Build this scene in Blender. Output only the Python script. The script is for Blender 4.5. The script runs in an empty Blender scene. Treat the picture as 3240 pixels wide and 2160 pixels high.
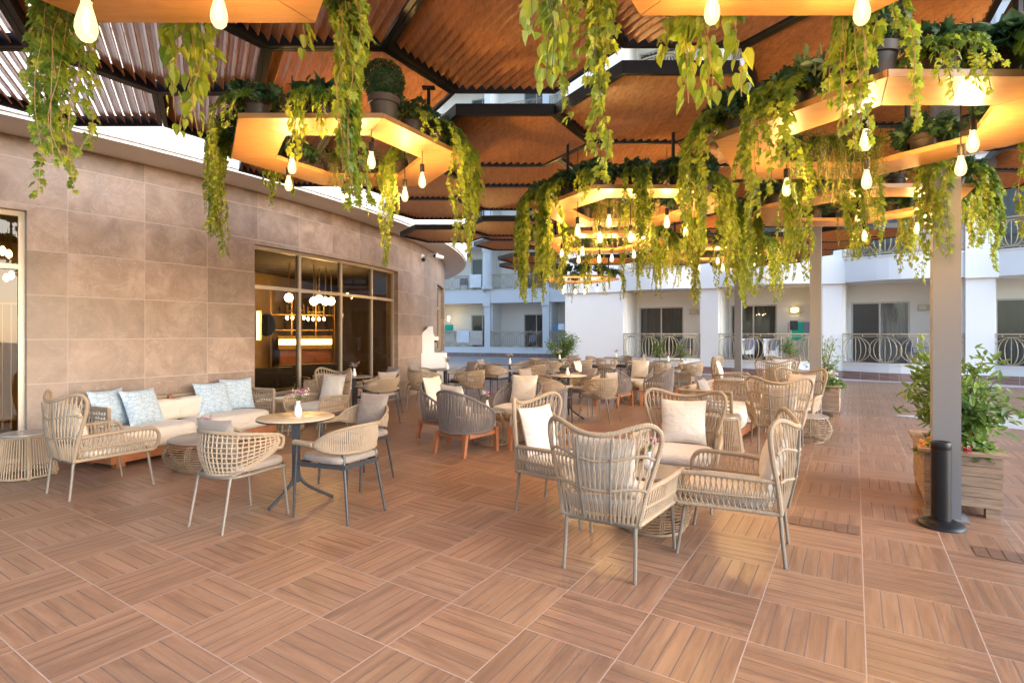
import bpy, math, random
import numpy as np
from math import sin, cos, pi, radians, atan2, sqrt, hypot

scene = bpy.context.scene
COL = scene.collection
random.seed(7)
RNG = np.random.default_rng(11)

# ------------------------------------------------------------------ camera, sky, sun, exposure
F_PX, CU, CV, CAM_H = 1708.0, 1620.0, 1052.0, 1.5
cam_data = bpy.data.cameras.new("camera")
cam = bpy.data.objects.new("camera", cam_data)
COL.objects.link(cam)
cam.location = (0, 0, CAM_H)
cam.rotation_euler = (radians(90), 0, 0)
cam_data.sensor_width = 36.0
cam_data.lens = F_PX / 3240.0 * 36.0
cam_data.shift_y = -28.0 / 3240.0
cam_data.clip_start = 0.05
cam_data.clip_end = 500
scene.camera = cam

SUN_EL, SUN_ROT = radians(18), radians(122)
world = bpy.data.worlds.new("World")
scene.world = world
world.use_nodes = True
wn = world.node_tree
sky = wn.nodes.new("ShaderNodeTexSky")
sky.sky_type = 'NISHITA'
sky.sun_disc = False
sky.sun_elevation = SUN_EL
sky.sun_rotation = SUN_ROT
sky.air_density = 1.0
sky.dust_density = 1.0
sky.ozone_density = 2.5
wn.links.new(sky.outputs[0], wn.nodes["Background"].inputs[0])
wn.nodes["Background"].inputs[1].default_value = 0.15

sun_data = bpy.data.lights.new("sun", 'SUN')
sun_data.energy = 1.25
sun_data.angle = radians(55)
sun_data.color = (0.90, 0.95, 1.0)
sun = bpy.data.objects.new("sun", sun_data)
COL.objects.link(sun)
# light travels from the sun's azimuth (sky rotation measured from +Y towards +X) down to the ground
_d = (-sin(SUN_ROT) * cos(SUN_EL), -cos(SUN_ROT) * cos(SUN_EL), -sin(SUN_EL))
import mathutils
sun.rotation_euler = mathutils.Vector(_d).to_track_quat('-Z', 'Y').to_euler()

scene.view_settings.view_transform = 'Standard'
scene.view_settings.look = 'None'
scene.view_settings.exposure = 2.08
scene.view_settings.gamma = 1.0
scene.cycles.use_denoising = True
scene.cycles.max_bounces = 8
scene.cycles.diffuse_bounces = 4
scene.cycles.glossy_bounces = 3
scene.cycles.transmission_bounces = 4
scene.cycles.transparent_max_bounces = 12
scene.cycles.sample_clamp_indirect = 6.0
scene.cycles.caustics_reflective = False
scene.cycles.caustics_refractive = False

E1 = np.array([0.844, -0.536])
E2 = np.array([0.536, 0.844])

# ------------------------------------------------------------------ mesh builder
def catmull(pts, m=6, closed=False):
    P = [np.array(p, float) for p in pts]
    n = len(P)
    out = []
    segs = n if closed else n - 1
    for i in range(segs):
        if closed:
            p0, p1, p2, p3 = P[(i - 1) % n], P[i], P[(i + 1) % n], P[(i + 2) % n]
        else:
            p0 = P[i - 1] if i > 0 else 2 * P[0] - P[1]
            p1, p2 = P[i], P[i + 1]
            p3 = P[i + 2] if i + 2 < n else 2 * P[-1] - P[-2]
        for k in range(m):
            t = k / m
            out.append(0.5 * (2 * p1 + (p2 - p0) * t + (2 * p0 - 5 * p1 + 4 * p2 - p3) * t * t + (3 * p1 - p0 - 3 * p2 + p3) * t ** 3))
    if not closed:
        out.append(P[-1])
    return np.array(out)


def along(path, k):
    """k points evenly spaced by arc length on a path"""
    path = np.asarray(path, float)
    d = np.r_[0, np.cumsum(np.linalg.norm(np.diff(path, axis=0), axis=1))]
    s = np.linspace(0, d[-1], k)
    return np.stack([np.interp(s, d, path[:, j]) for j in range(3)], 1)


class MB:
    def __init__(self):
        self.V, self.F, self.U, self.n = [], [], [], 0
        self.uv = False

    def add(self, V, F, U=None):
        V = np.asarray(V, float).reshape(-1, 3)
        o = self.n
        for f in F:
            self.F.append([int(i) + o for i in f])
        self.V.append(V)
        if U is None:
            U = np.zeros((len(V), 2))
        else:
            self.uv = True
        self.U.append(np.asarray(U, float))
        self.n += len(V)
        return self

    def box(self, x0, x1, y0, y1, z0, z1, rz=0.0, piv=(0, 0)):
        V = np.array([(x, y, z) for z in (z0, z1) for y in (y0, y1) for x in (x0, x1)], float)
        if rz:
            c, s = cos(rz), sin(rz)
            X, Y = V[:, 0] - piv[0], V[:, 1] - piv[1]
            V[:, 0], V[:, 1] = piv[0] + c * X - s * Y, piv[1] + s * X + c * Y
        return self.add(V, [(0, 2, 3, 1), (4, 5, 7, 6), (0, 1, 5, 4), (2, 6, 7, 3), (0, 4, 6, 2), (1, 3, 7, 5)])

    def bar(self, p, q, w, h=None, up=(0, 0, 1)):
        """a rectangular bar from p to q"""
        p, q = np.array(p, float), np.array(q, float)
        h = w if h is None else h
        d = q - p
        d /= np.linalg.norm(d)
        up = np.array(up, float)
        s = np.cross(d, up)
        if np.linalg.norm(s) < 1e-6:
            s = np.cross(d, (0, 1, 0))
        s /= np.linalg.norm(s)
        u = np.cross(s, d)
        V = [c + s * a * w / 2 + u * b * h / 2 for c in (p, q) for a, b in ((-1, -1), (1, -1), (1, 1), (-1, 1))]
        return self.add(V, [(0, 3, 2, 1), (4, 5, 6, 7), (0, 1, 5, 4), (1, 2, 6, 5), (2, 3, 7, 6), (3, 0, 4, 7)])

    def taper(self, p, q, w0, w1):
        """a square leg that tapers from p (side w0) to q (side w1)"""
        p, q = np.array(p, float), np.array(q, float)
        V = [c + np.array((a * w / 2, b * w / 2, 0)) for c, w in ((p, w0), (q, w1)) for a, b in ((-1, -1), (1, -1), (1, 1), (-1, 1))]
        return self.add(V, [(0, 1, 2, 3), (7, 6, 5, 4), (0, 4, 5, 1), (1, 5, 6, 2), (2, 6, 7, 3), (3, 7, 4, 0)])

    def prism(self, poly, z0, z1):
        n = len(poly)
        V = [(x, y, z0) for x, y in poly] + [(x, y, z1) for x, y in poly]
        F = [list(range(n))[::-1], list(range(n, 2 * n))] + [(i, (i + 1) % n, n + (i + 1) % n, n + i) for i in range(n)]
        return self.add(V, F)

    def tube(self, path, r, k=6, closed=False, cap=True):
        P = np.asarray(path, float)
        n = len(P)
        R = np.full(n, r) if np.isscalar(r) else np.asarray(r, float)
        if closed:
            T = np.roll(P, -1, 0) - np.roll(P, 1, 0)
        else:
            T = np.gradient(P, axis=0)
        T /= np.maximum(np.linalg.norm(T, axis=1, keepdims=True), 1e-9)
        a = np.array((0, 0, 1.0)) if abs(T[0][2]) < 0.9 else np.array((1.0, 0, 0))
        nrm = np.cross(T[0], a)
        nrm /= np.linalg.norm(nrm)
        d = np.r_[0, np.cumsum(np.linalg.norm(np.diff(P, axis=0), axis=1))]
        ang = np.arange(k) * 2 * pi / k
        V, U = [], []
        for i in range(n):
            nrm = nrm - T[i] * np.dot(nrm, T[i])
            nrm /= max(np.linalg.norm(nrm), 1e-9)
            b = np.cross(T[i], nrm)
            V.append(P[i] + R[i] * (np.cos(ang)[:, None] * nrm + np.sin(ang)[:, None] * b))
            U.append(np.stack([ang / (2 * pi), np.full(k, d[i])], 1))
        F = []
        m = n if closed else n - 1
        for i in range(m):
            j = (i + 1) % n
            for q in range(k):
                q2 = (q + 1) % k
                F.append((i * k + q, i * k + q2, j * k + q2, j * k + q))
        if cap and not closed:
            F.append(list(range(k))[::-1])
            F.append([(n - 1) * k + q for q in range(k)])
        return self.add(np.concatenate(V), F, np.concatenate(U))

    def lathe(self, prof, k=20, c=(0, 0, 0), cap=True):
        """prof: list of (r, z)"""
        ang = np.arange(k) * 2 * pi / k
        V = []
        for r, z in prof:
            V += [(c[0] + r * cos(t), c[1] + r * sin(t), c[2] + z) for t in ang]
        F = []
        for i in range(len(prof) - 1):
            for q in range(k):
                q2 = (q + 1) % k
                F.append((i * k + q, i * k + q2, (i + 1) * k + q2, (i + 1) * k + q))
        if cap:
            F.append(list(range(k))[::-1])
            F.append([(len(prof) - 1) * k + q for q in range(k)])
        return self.add(V, F)

    def grid(self, P, close_u=False):
        """P: (a, b, 3) array of points -> quads"""
        a, b = P.shape[:2]
        F = []
        for i in range(a if close_u else a - 1):
            for j in range(b - 1):
                F.append((i * b + j, ((i + 1) % a) * b + j, ((i + 1) % a) * b + j + 1, i * b + j + 1))
        return self.add(P.reshape(-1, 3), F)

    def arc(self, c, R, th, a0, a1, z0, z1, n):
        """a curved wall piece: outer face at R, thickness th inwards; uv = (arc length, z)"""
        A = np.linspace(a0, a1, n + 1)
        V, U = [], []
        for t in A:
            for r, z in ((R, z0), (R, z1), (R - th, z1), (R - th, z0)):
                V.append((c[0] + r * cos(t), c[1] + r * sin(t), z))
                U.append((t * R, z))
        F = []
        for i in range(n):
            o, p = i * 4, i * 4 + 4
            for q in range(4):
                F.append((o + q, p + q, p + (q + 1) % 4, o + (q + 1) % 4))
        F.append((0, 1, 2, 3))
        F.append((n * 4 + 3, n * 4 + 2, n * 4 + 1, n * 4))
        return self.add(V, F, U)

    def polywall(self, pts, th, z0, z1):
        """a wall along a plan polyline, thickness th to its left side"""
        P = np.asarray(pts, float)
        T = np.gradient(P, axis=0)
        T /= np.linalg.norm(T, axis=1, keepdims=True)
        N = np.stack([-T[:, 1], T[:, 0]], 1)
        Q = P + N * th
        V = []
        for a, b in zip(P, Q):
            V += [(a[0], a[1], z0), (a[0], a[1], z1), (b[0], b[1], z1), (b[0], b[1], z0)]
        F = []
        n = len(P)
        for i in range(n - 1):
            o, p = i * 4, i * 4 + 4
            for q in range(4):
                F.append((o + q, o + (q + 1) % 4, p + (q + 1) % 4, p + q))
        F.append((0, 3, 2, 1))
        F.append(((n - 1) * 4, (n - 1) * 4 + 1, (n - 1) * 4 + 2, (n - 1) * 4 + 3))
        return self.add(V, F)

    def build(self, name, mat, parent=None, smooth=False, loc=None, rz=None):
        me = bpy.data.meshes.new(name)
        V = np.concatenate(self.V) if self.V else np.zeros((0, 3))
        me.from_pydata(V.tolist(), [], self.F)
        if self.uv:
            U = np.concatenate(self.U)
            lay = me.uv_layers.new(name="uv")
            idx = np.empty(len(me.loops), dtype=np.int32)
            me.loops.foreach_get("vertex_index", idx)
            lay.data.foreach_set("uv", U[idx].astype(np.float32).ravel())
        for m in (mat if isinstance(mat, (list, tuple)) else [mat]):
            me.materials.append(m)
        if smooth:
            me.polygons.foreach_set("use_smooth", [True] * len(me.polygons))
            if smooth != 'all':
                try:
                    me.set_sharp_from_angle(angle=radians(40))
                except Exception:
                    pass
        me.update()
        ob = bpy.data.objects.new(name, me)
        COL.objects.link(ob)
        if parent is not None:
            ob.parent = parent
        if loc is not None:
            ob.location = loc
        if rz is not None:
            ob.rotation_euler = (0, 0, rz)
        return ob


def tag(o, label=None, cat=None, group=None, kind=None):
    if label: o["label"] = label
    if cat: o["category"] = cat
    if group: o["group"] = group
    if kind: o["kind"] = kind
    return o


def thing(name, label, cat, loc=(0, 0, 0), rz=0.0, group=None):
    o = bpy.data.objects.new(name, None)
    o.empty_display_size = 0.1
    COL.objects.link(o)
    o.location = loc
    o.rotation_euler = (0, 0, rz)
    return tag(o, label, cat, group)


def dup(root):
    r = root.copy()
    COL.objects.link(r)
    for ch in list(root.children):
        c = ch.copy()
        COL.objects.link(c)
        c.parent = r
        for g in list(ch.children):
            d = g.copy()
            COL.objects.link(d)
            d.parent = c
    return r


PROTO = {}
def place(kind, builder, x, y, z, rz, label, cat, group=None, tilt=0.0, scale=1.0):
    if kind not in PROTO:
        PROTO[kind] = builder()
        o = PROTO[kind]
    else:
        o = dup(PROTO[kind])
        for k in ("label", "category", "group"):
            if k in o: del o[k]
    o.location = (x, y, z)
    o.rotation_euler = (tilt, 0, rz)
    o.scale = (scale,) * 3
    return tag(o, label, cat, group)


def facing(d):
    return atan2(-d[0], d[1])
def px(u, Y):
    return (u - CU) / F_PX * Y
def pz(v, Y):
    return CAM_H + (CV - v) / F_PX * Y

# ------------------------------------------------------------------ materials
class NT:
    def __init__(self, name):
        self.m = bpy.data.materials.new(name)
        self.m.use_nodes = True
        self.t = self.m.node_tree
        self.b = self.t.nodes["Principled BSDF"]
        self.out = self.t.nodes["Material Output"]

    def node(self, typ, **kw):
        n = self.t.nodes.new(typ)
        for k, v in kw.items():
            setattr(n, k, v)
        return n

    def put(self, sock, v):
        if isinstance(v, bpy.types.NodeSocket):
            self.t.links.new(v, sock)
        elif v is not None:
            sock.default_value = v

    def math(self, op, a, b=None, c=None, clamp=False):
        n = self.node("ShaderNodeMath", operation=op, use_clamp=clamp)
        for i, v in enumerate((a, b, c)):
            if v is not None:
                self.put(n.inputs[i], v)
        return n.outputs[0]

    def mix(self, f, a, b, blend='MIX'):
        n = self.node("ShaderNodeMix", data_type='RGBA', blend_type=blend)
        n.clamp_factor = True
        self.put(n.inputs[0], f)
        self.put(n.inputs[6], a if isinstance(a, bpy.types.NodeSocket) else (*a, 1) if len(a) == 3 else a)
        self.put(n.inputs[7], b if isinstance(b, bpy.types.NodeSocket) else (*b, 1) if len(b) == 3 else b)
        return n.outputs[2]

    def coord(self, which='Object'):
        return self.node("ShaderNodeTexCoord").outputs[which]

    def scale(self, vec, s, loc=(0, 0, 0), rot=(0, 0, 0)):
        n = self.node("ShaderNodeMapping")
        n.inputs["Scale"].default_value = s if hasattr(s, '__len__') else (s, s, s)
        n.inputs["Location"].default_value = loc
        n.inputs["Rotation"].default_value = rot
        self.t.links.new(vec, n.inputs["Vector"])
        return n.outputs[0]

    def noise(self, vec, scale=5, detail=4, rough=0.55, dist=0.0):
        n = self.node("ShaderNodeTexNoise")
        if vec is not None: self.put(n.inputs["Vector"], vec)
        n.inputs["Scale"].default_value = scale
        n.inputs["Detail"].default_value = detail
        n.inputs["Roughness"].default_value = rough
        n.inputs["Distortion"].default_value = dist
        return n.outputs[0]

    def ramp(self, f, stops):
        n = self.node("ShaderNodeValToRGB")
        e = n.color_ramp.elements
        while len(e) < len(stops): e.new(0.5)
        for i, (p, c) in enumerate(stops):
            e[i].position = p
            e[i].color = (*c, 1) if len(c) == 3 else c
        self.put(n.inputs[0], f)
        return n.outputs[0]

    def bump(self, h, strength=0.3, dist=0.01):
        n = self.node("ShaderNodeBump")
        n.inputs["Strength"].default_value = strength
        n.inputs["Distance"].default_value = dist
        self.put(n.inputs["Height"], h)
        self.t.links.new(n.outputs[0], self.b.inputs["Normal"])
        return self

    def setp(self, **kw):
        for k, v in kw.items():
            self.put(self.b.inputs[k.replace('_', ' ')], v)
        return self


def m_plain(name, col, rough=0.6, metal=0.0, var=0.12, vscale=6.0, bump=0.0, bscale=80.0, spec=0.5):
    n = NT(name)
    co = n.coord()
    f = n.noise(co, vscale, 5)
    a = tuple(c * (1 - var) for c in col)
    b = tuple(min(1, c * (1 + var)) for c in col)
    n.setp(Base_Color=n.mix(f, a, b), Roughness=rough, Metallic=metal)
    n.b.inputs["Specular IOR Level"].default_value = spec
    if bump:
        n.bump(n.noise(co, bscale, 3), bump, 0.004)
    return n.m


def m_wood(name, c1, c2, scale=(3, 40, 40), rough=0.45, bump=0.08, coat=0.0):
    n = NT(name)
    v = n.scale(n.coord(), scale)
    f = n.noise(v, 1.0, 6, 0.6, 0.6)
    g = n.noise(v, 3.5, 3)
    f2 = n.math('MULTIPLY_ADD', g, 0.35, n.math('MULTIPLY', f, 0.75))
    n.setp(Base_Color=n.ramp(f2, [(0.3, c1), (0.72, c2)]), Roughness=rough)
    if coat:
        n.b.inputs["Coat Weight"].default_value = coat
        n.b.inputs["Coat Roughness"].default_value = 0.25
    n.bump(f2, bump, 0.004)
    return n.m


def m_rope(name, col, freq=110.0, strength=0.6):
    """round rope or cord wound on a tube: uv.y runs along it in metres"""
    n = NT(name)
    uv = n.node("ShaderNodeSeparateXYZ")
    n.t.links.new(n.coord('UV'), uv.inputs[0])
    w = n.math('SINE', n.math('MULTIPLY', n.math('ADD', uv.outputs[1], n.math('MULTIPLY', uv.outputs[0], 0.006)), freq * 2 * pi))
    w = n.math('MULTIPLY_ADD', w, 0.5, 0.5)
    no = n.noise(n.coord(), 9, 4)
    fine = n.noise(n.coord(), 300, 2)
    base = n.mix(no, tuple(c * 0.78 for c in col), tuple(c * 1.16 for c in col))
    base = n.mix(n.math('MULTIPLY', fine, 0.3), base, tuple(c * 0.6 for c in col))
    edge = n.math('POWER', n.math('SUBTRACT', 1.0, w), 4.0)
    n.setp(Base_Color=n.mix(n.math('MULTIPLY', edge, 0.55), base, tuple(c * 0.35 for c in col)), Roughness=0.7)
    n.bump(w, strength, 0.004)
    return n.m


def m_fabric(name, col, var=0.06):
    n = NT(name)
    co = n.coord()
    f = n.noise(co, 4, 4)
    wv = n.noise(co, 420, 2)
    fold = n.noise(n.scale(co, (1.0, 1.0, 1.6)), 7.0, 3, 0.5, 0.8)
    c = n.mix(f, tuple(x * (1 - var) for x in col), tuple(min(1, x * (1 + var)) for x in col))
    n.setp(Base_Color=n.mix(n.math('MULTIPLY', wv, 0.25), c, tuple(x * 0.7 for x in col)), Roughness=0.9)
    n.b.inputs["Sheen Weight"].default_value = 0.2
    n.bump(n.math('MULTIPLY_ADD', wv, 0.10, fold), 0.55, 0.035)
    return n.m


def m_leaf_print(name):
    """pale fabric printed with fine blue leaf outlines"""
    n = NT(name)
    co = n.coord()
    wob = n.node("ShaderNodeVectorMath", operation='MULTIPLY_ADD')
    nz = n.node("ShaderNodeTexNoise")
    nz.inputs["Scale"].default_value = 9
    n.t.links.new(co, nz.inputs["Vector"])
    n.t.links.new(nz.outputs[1], wob.inputs[0])
    wob.inputs[1].default_value = (0.05, 0.05, 0.05)
    n.t.links.new(co, wob.inputs[2])
    lines = None
    for sc, rot, w in ((11.0, 0.5, 0.035), (13.0, 1.4, 0.03)):
        vo = n.node("ShaderNodeTexVoronoi", feature='DISTANCE_TO_EDGE')
        vo.inputs["Scale"].default_value = 1.0
        n.t.links.new(n.scale(wob.outputs[0], (sc * 0.8, sc * 0.8, sc * 1.9), (rot, rot, 0), (0, rot, 0)), vo.inputs["Vector"])
        l = n.math('LESS_THAN', vo.outputs[0], w)
        lines = l if lines is None else n.math('MAXIMUM', lines, l)
    base = n.mix(n.noise(co, 6, 3), (0.40, 0.47, 0.53), (0.50, 0.57, 0.62))
    n.setp(Base_Color=n.mix(n.math('MULTIPLY', lines, 0.6), base, (0.13, 0.28, 0.42)), Roughness=0.85)
    n.bump(n.noise(co, 7, 3, 0.5, 0.8), 0.3, 0.02)
    return n.m


def m_leaf(name, c1, c2, c3, trans=0.46):
    n = NT(name)
    g = n.node("ShaderNodeNewGeometry")
    r = g.outputs["Random Per Island"]
    col = n.ramp(r, [(0.0, c1), (0.55, c2), (1.0, c3)])
    vein = n.noise(n.coord(), 60, 2)
    col = n.mix(n.math('MULTIPLY', vein, 0.35), col, tuple(x * 0.55 for x in c1))
    n.setp(Base_Color=col, Roughness=0.42)
    n.b.inputs["Specular IOR Level"].default_value = 0.4
    tr = n.node("ShaderNodeBsdfTranslucent")
    n.t.links.new(n.mix(0.5, col, tuple(min(1, x * 2.2) for x in c3)), tr.inputs[0])
    mx = n.node("ShaderNodeMixShader")
    mx.inputs[0].default_value = trans
    n.t.links.new(n.b.outputs[0], mx.inputs[1])
    n.t.links.new(tr.outputs[0], mx.inputs[2])
    n.t.links.new(mx.outputs[0], n.out.inputs[0])
    return n.m


def m_emit(name, col, strength):
    n = NT(name)
    n.setp(Base_Color=(*col, 1), Roughness=0.4)
    n.b.inputs["Emission Color"].default_value = (*col, 1)
    n.b.inputs["Emission Strength"].default_value = strength
    return n.m


def m_glass(name, tint, gloss=1.0, clear=1.0):
    """thin window glass: tinted see-through plus a Fresnel reflection"""
    n = NT(name)
    n.t.nodes.remove(n.b)
    tr = n.node("ShaderNodeBsdfTransparent")
    tr.inputs[0].default_value = (*tint, 1)
    gl = n.node("ShaderNodeBsdfGlossy")
    gl.inputs["Roughness"].default_value = 0.015
    fr = n.node("ShaderNodeFresnel")
    fr.inputs[0].default_value = 1.55
    nz = n.noise(n.coord(), 0.9, 1)
    bp = n.node("ShaderNodeBump")
    bp.inputs["Strength"].default_value = 0.05
    bp.inputs["Distance"].default_value = 0.05
    n.t.links.new(nz, bp.inputs["Height"])
    n.t.links.new(bp.outputs[0], gl.inputs["Normal"])
    mx = n.node("ShaderNodeMixShader")
    n.t.links.new(n.math('MULTIPLY_ADD', fr.outputs[0], 1.15 * gloss, 0.0, clamp=True), mx.inputs[0])
    n.t.links.new(tr.outputs[0], mx.inputs[1])
    n.t.links.new(gl.outputs[0], mx.inputs[2])
    n.t.links.new(mx.outputs[0], n.out.inputs[0])
    return n.m


def m_floor():
    n = NT("wood_look_tiles")
    T = 0.485
    sep = n.node("ShaderNodeSeparateXYZ")
    n.t.links.new(n.coord(), sep.inputs[0])
    X = n.math('SUBTRACT', sep.outputs[0], -0.342)
    Y = n.math('SUBTRACT', sep.outputs[1], 3.0)
    S = n.math('ADD', n.math('MULTIPLY', X, float(E1[0]) / T), n.math('MULTIPLY', Y, float(E1[1]) / T))
    R = n.math('ADD', n.math('MULTIPLY', X, float(E2[0]) / T), n.math('MULTIPLY', Y, float(E2[1]) / T))
    i, j = n.math('FLOOR', S), n.math('FLOOR', R)
    fs, fr = n.math('SUBTRACT', S, i), n.math('SUBTRACT', R, j)
    par = n.math('FLOORED_MODULO', n.math('ADD', i, j), 2.0)
    inv = n.math('SUBTRACT', 1.0, par)
    ac = n.math('ADD', n.math('MULTIPLY', fs, inv), n.math('MULTIPLY', fr, par))     # across the planks
    al = n.math('ADD', n.math('MULTIPLY', fr, inv), n.math('MULTIPLY', fs, par))     # along them
    p6 = n.math('MULTIPLY', ac, 6.0)
    pi_ = n.math('FLOOR', p6)
    pf = n.math('SUBTRACT', p6, pi_)
    # random per plank and per tile
    def rnd(a, b, c):
        cv = n.node("ShaderNodeCombineXYZ")
        for k, v in enumerate((a, b, c)):
            n.put(cv.inputs[k], v)
        w = n.node("ShaderNodeTexWhiteNoise", noise_dimensions='3D')
        n.t.links.new(cv.outputs[0], w.inputs[0])
        return w.outputs[0]
    rp, rt = rnd(i, j, pi_), rnd(i, j, 9.5)
    gv = n.node("ShaderNodeCombineXYZ")
    n.put(gv.inputs[0], n.math('MULTIPLY', p6, 1.5))
    n.put(gv.inputs[1], n.math('MULTIPLY', al, 0.8))
    n.put(gv.inputs[2], n.math('MULTIPLY', n.math('ADD', rt, n.math('MULTIPLY', par, 3.0)), 40.0))
    grain = n.noise(gv.outputs[0], 1.0, 7, 0.62, 0.5)
    gv2 = n.node("ShaderNodeCombineXYZ")
    n.put(gv2.inputs[0], n.math('MULTIPLY', p6, 16.0))
    n.put(gv2.inputs[1], n.math('MULTIPLY', al, 2.5))
    n.put(gv2.inputs[2], n.math('MULTIPLY', rp, 30.0))
    fine = n.noise(gv2.outputs[0], 1.0, 4, 0.6)
    col = n.ramp(grain, [(0.28, (0.150, 0.076, 0.041)), (0.44, (0.255, 0.137, 0.077)), (0.58, (0.345, 0.198, 0.116)), (0.78, (0.425, 0.262, 0.165))])
    col = n.mix(n.math('MULTIPLY', fine, 0.45), col, (0.20, 0.112, 0.074))
    tint = n.math('MULTIPLY_ADD', rp, 0.30, 0.84)
    tint = n.math('MULTIPLY', tint, n.math('MULTIPLY_ADD', rt, 0.16, 0.92))
    cc = n.node("ShaderNodeVectorMath", operation='SCALE')
    n.t.links.new(col, cc.inputs[0])
    n.put(cc.inputs[3], tint)
    col = cc.outputs[0]
    # wear and dirt over metres
    stain = n.noise(n.coord(), 0.55, 5)
    col = n.mix(n.math('MULTIPLY', stain, 0.30), col, (0.30, 0.20, 0.15))
    spot = n.noise(n.coord(), 2.3, 6, 0.7)
    col = n.mix(n.math('MULTIPLY', n.math('GREATER_THAN', spot, 0.62), 0.22), col, (0.13, 0.075, 0.05))
    speck = n.noise(n.coord(), 60, 2)
    col = n.mix(n.math('MULTIPLY', n.math('GREATER_THAN', speck, 0.76), 0.5), col, (0.46, 0.38, 0.32))
    # ridged planks
    ridged = n.math('GREATER_THAN', rp, 0.55)
    rid = n.math('MULTIPLY_ADD', n.math('SINE', n.math('MULTIPLY', pf, 2 * pi * 9)), 0.5, 0.5)
    rid = n.math('MULTIPLY', rid, ridged)
    col = n.mix(n.math('MULTIPLY', rid, 0.30), col, (0.16, 0.078, 0.046))
    # grooves between planks, grout between tiles
    dpl = n.math('MINIMUM', pf, n.math('SUBTRACT', 1.0, pf))
    groove = n.math('LESS_THAN', dpl, 0.042)
    dt = n.math('MINIMUM', n.math('MINIMUM', fs, n.math('SUBTRACT', 1.0, fs)), n.math('MINIMUM', fr, n.math('SUBTRACT', 1.0, fr)))
    grout = n.math('LESS_THAN', dt, 0.0058)
    dirt = n.noise(n.coord(), 3.0, 4)
    gcol = n.mix(dirt, (0.075, 0.060, 0.058), (0.15, 0.115, 0.105))
    col = n.mix(n.math('MULTIPLY', groove, 0.70), col, gcol)
    col = n.mix(grout, col, n.mix(dirt, (0.32, 0.235, 0.19), (0.48, 0.37, 0.31)))
    rg = n.math('MULTIPLY_ADD', stain, 0.18, 0.27)
    rg = n.math('ADD', rg, n.math('MULTIPLY', groove, 0.3))
    n.setp(Base_Color=col, Roughness=rg)
    n.b.inputs["Specular IOR Level"].default_value = 0.5
    h = n.math('SUBTRACT', 1.0, n.math('MAXIMUM', groove, grout))
    h = n.math('ADD', h, n.math('MULTIPLY', rid, -0.18))
    n.bump(n.math('ADD', h, n.math('MULTIPLY', fine, 0.08)), 0.5, 0.0025)
    return n.m


def m_stone():
    """large stone slabs with pale joints, uv = (arc length, height)"""
    n = NT("stone_cladding")
    uv = n.node("ShaderNodeSeparateXYZ")
    n.t.links.new(n.coord('UV'), uv.inputs[0])
    co = n.coord()
    S = n.math('DIVIDE', n.math('ADD', uv.outputs[0], 0.4839 * 16.178 + 81.0), 0.81)
    R = n.math('DIVIDE', n.math('ADD', uv.outputs[1], 0.11), 0.51)
    i, j = n.math('FLOOR', S), n.math('FLOOR', R)
    fs, fr = n.math('SUBTRACT', S, i), n.math('SUBTRACT', R, j)
    cv = n.node("ShaderNodeCombineXYZ")
    n.put(cv.inputs[0], i); n.put(cv.inputs[1], j)
    w = n.node("ShaderNodeTexWhiteNoise", noise_dimensions='3D')
    n.t.links.new(cv.outputs[0], w.inputs[0])
    off = n.node("ShaderNodeVectorMath", operation='MULTIPLY_ADD')
    n.t.links.new(w.outputs[1], off.inputs[0])
    off.inputs[1].default_value = (40, 40, 40)
    n.t.links.new(co, off.inputs[2])
    cl = n.noise(off.outputs[0], 2.6, 10, 0.68, 0.35)
    sp = n.noise(off.outputs[0], 26, 5, 0.7)
    col = n.ramp(cl, [(0.30, (0.172, 0.110, 0.079)), (0.46, (0.248, 0.170, 0.128)), (0.55, (0.302, 0.216, 0.167)), (0.72, (0.42, 0.325, 0.265))])
    col = n.mix(n.math('MULTIPLY', sp, 0.42), col, (0.19, 0.135, 0.105))
    fleck = n.math('GREATER_THAN', n.noise(off.outputs[0], 55, 2, 0.5), 0.70)
    vn = n.noise(off.outputs[0], 3.4, 6, 0.6, 1.8)
    vein = n.math('LESS_THAN', n.math('ABSOLUTE', n.math('SUBTRACT', vn, 0.5)), 0.012)
    patch = n.math('GREATER_THAN', n.noise(off.outputs[0], 2.1, 3), 0.52)
    col = n.mix(n.math('MULTIPLY', n.math('MULTIPLY', vein, patch), 0.35), col, (0.36, 0.31, 0.28))
    col = n.mix(n.math('MULTIPLY', fleck, 0.5), col, (0.38, 0.33, 0.29))
    tn = n.math('MULTIPLY_ADD', w.outputs[0], 0.40, 0.80)
    cc = n.node("ShaderNodeVectorMath", operation='SCALE')
    n.t.links.new(col, cc.inputs[0]); n.put(cc.inputs[3], tn)
    ds = n.math('MULTIPLY', n.math('MINIMUM', fs, n.math('SUBTRACT', 1.0, fs)), 0.81)
    dr = n.math('MULTIPLY', n.math('MINIMUM', fr, n.math('SUBTRACT', 1.0, fr)), 0.51)
    wob = n.math('MULTIPLY_ADD', n.noise(co, 14, 3), 0.004, 0.0035)
    jt = n.math('MAXIMUM', n.math('LESS_THAN', ds, 0.0035), n.math('LESS_THAN', dr, wob))
    n.setp(Base_Color=n.mix(n.math('MULTIPLY', jt, 0.8), cc.outputs[0], (0.38, 0.30, 0.25)), Roughness=n.math('MULTIPLY_ADD', cl, 0.3, 0.28))
    n.bump(n.math('SUBTRACT', n.math('MULTIPLY', sp, 0.25), jt), 0.3, 0.003)
    return n.m


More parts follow.
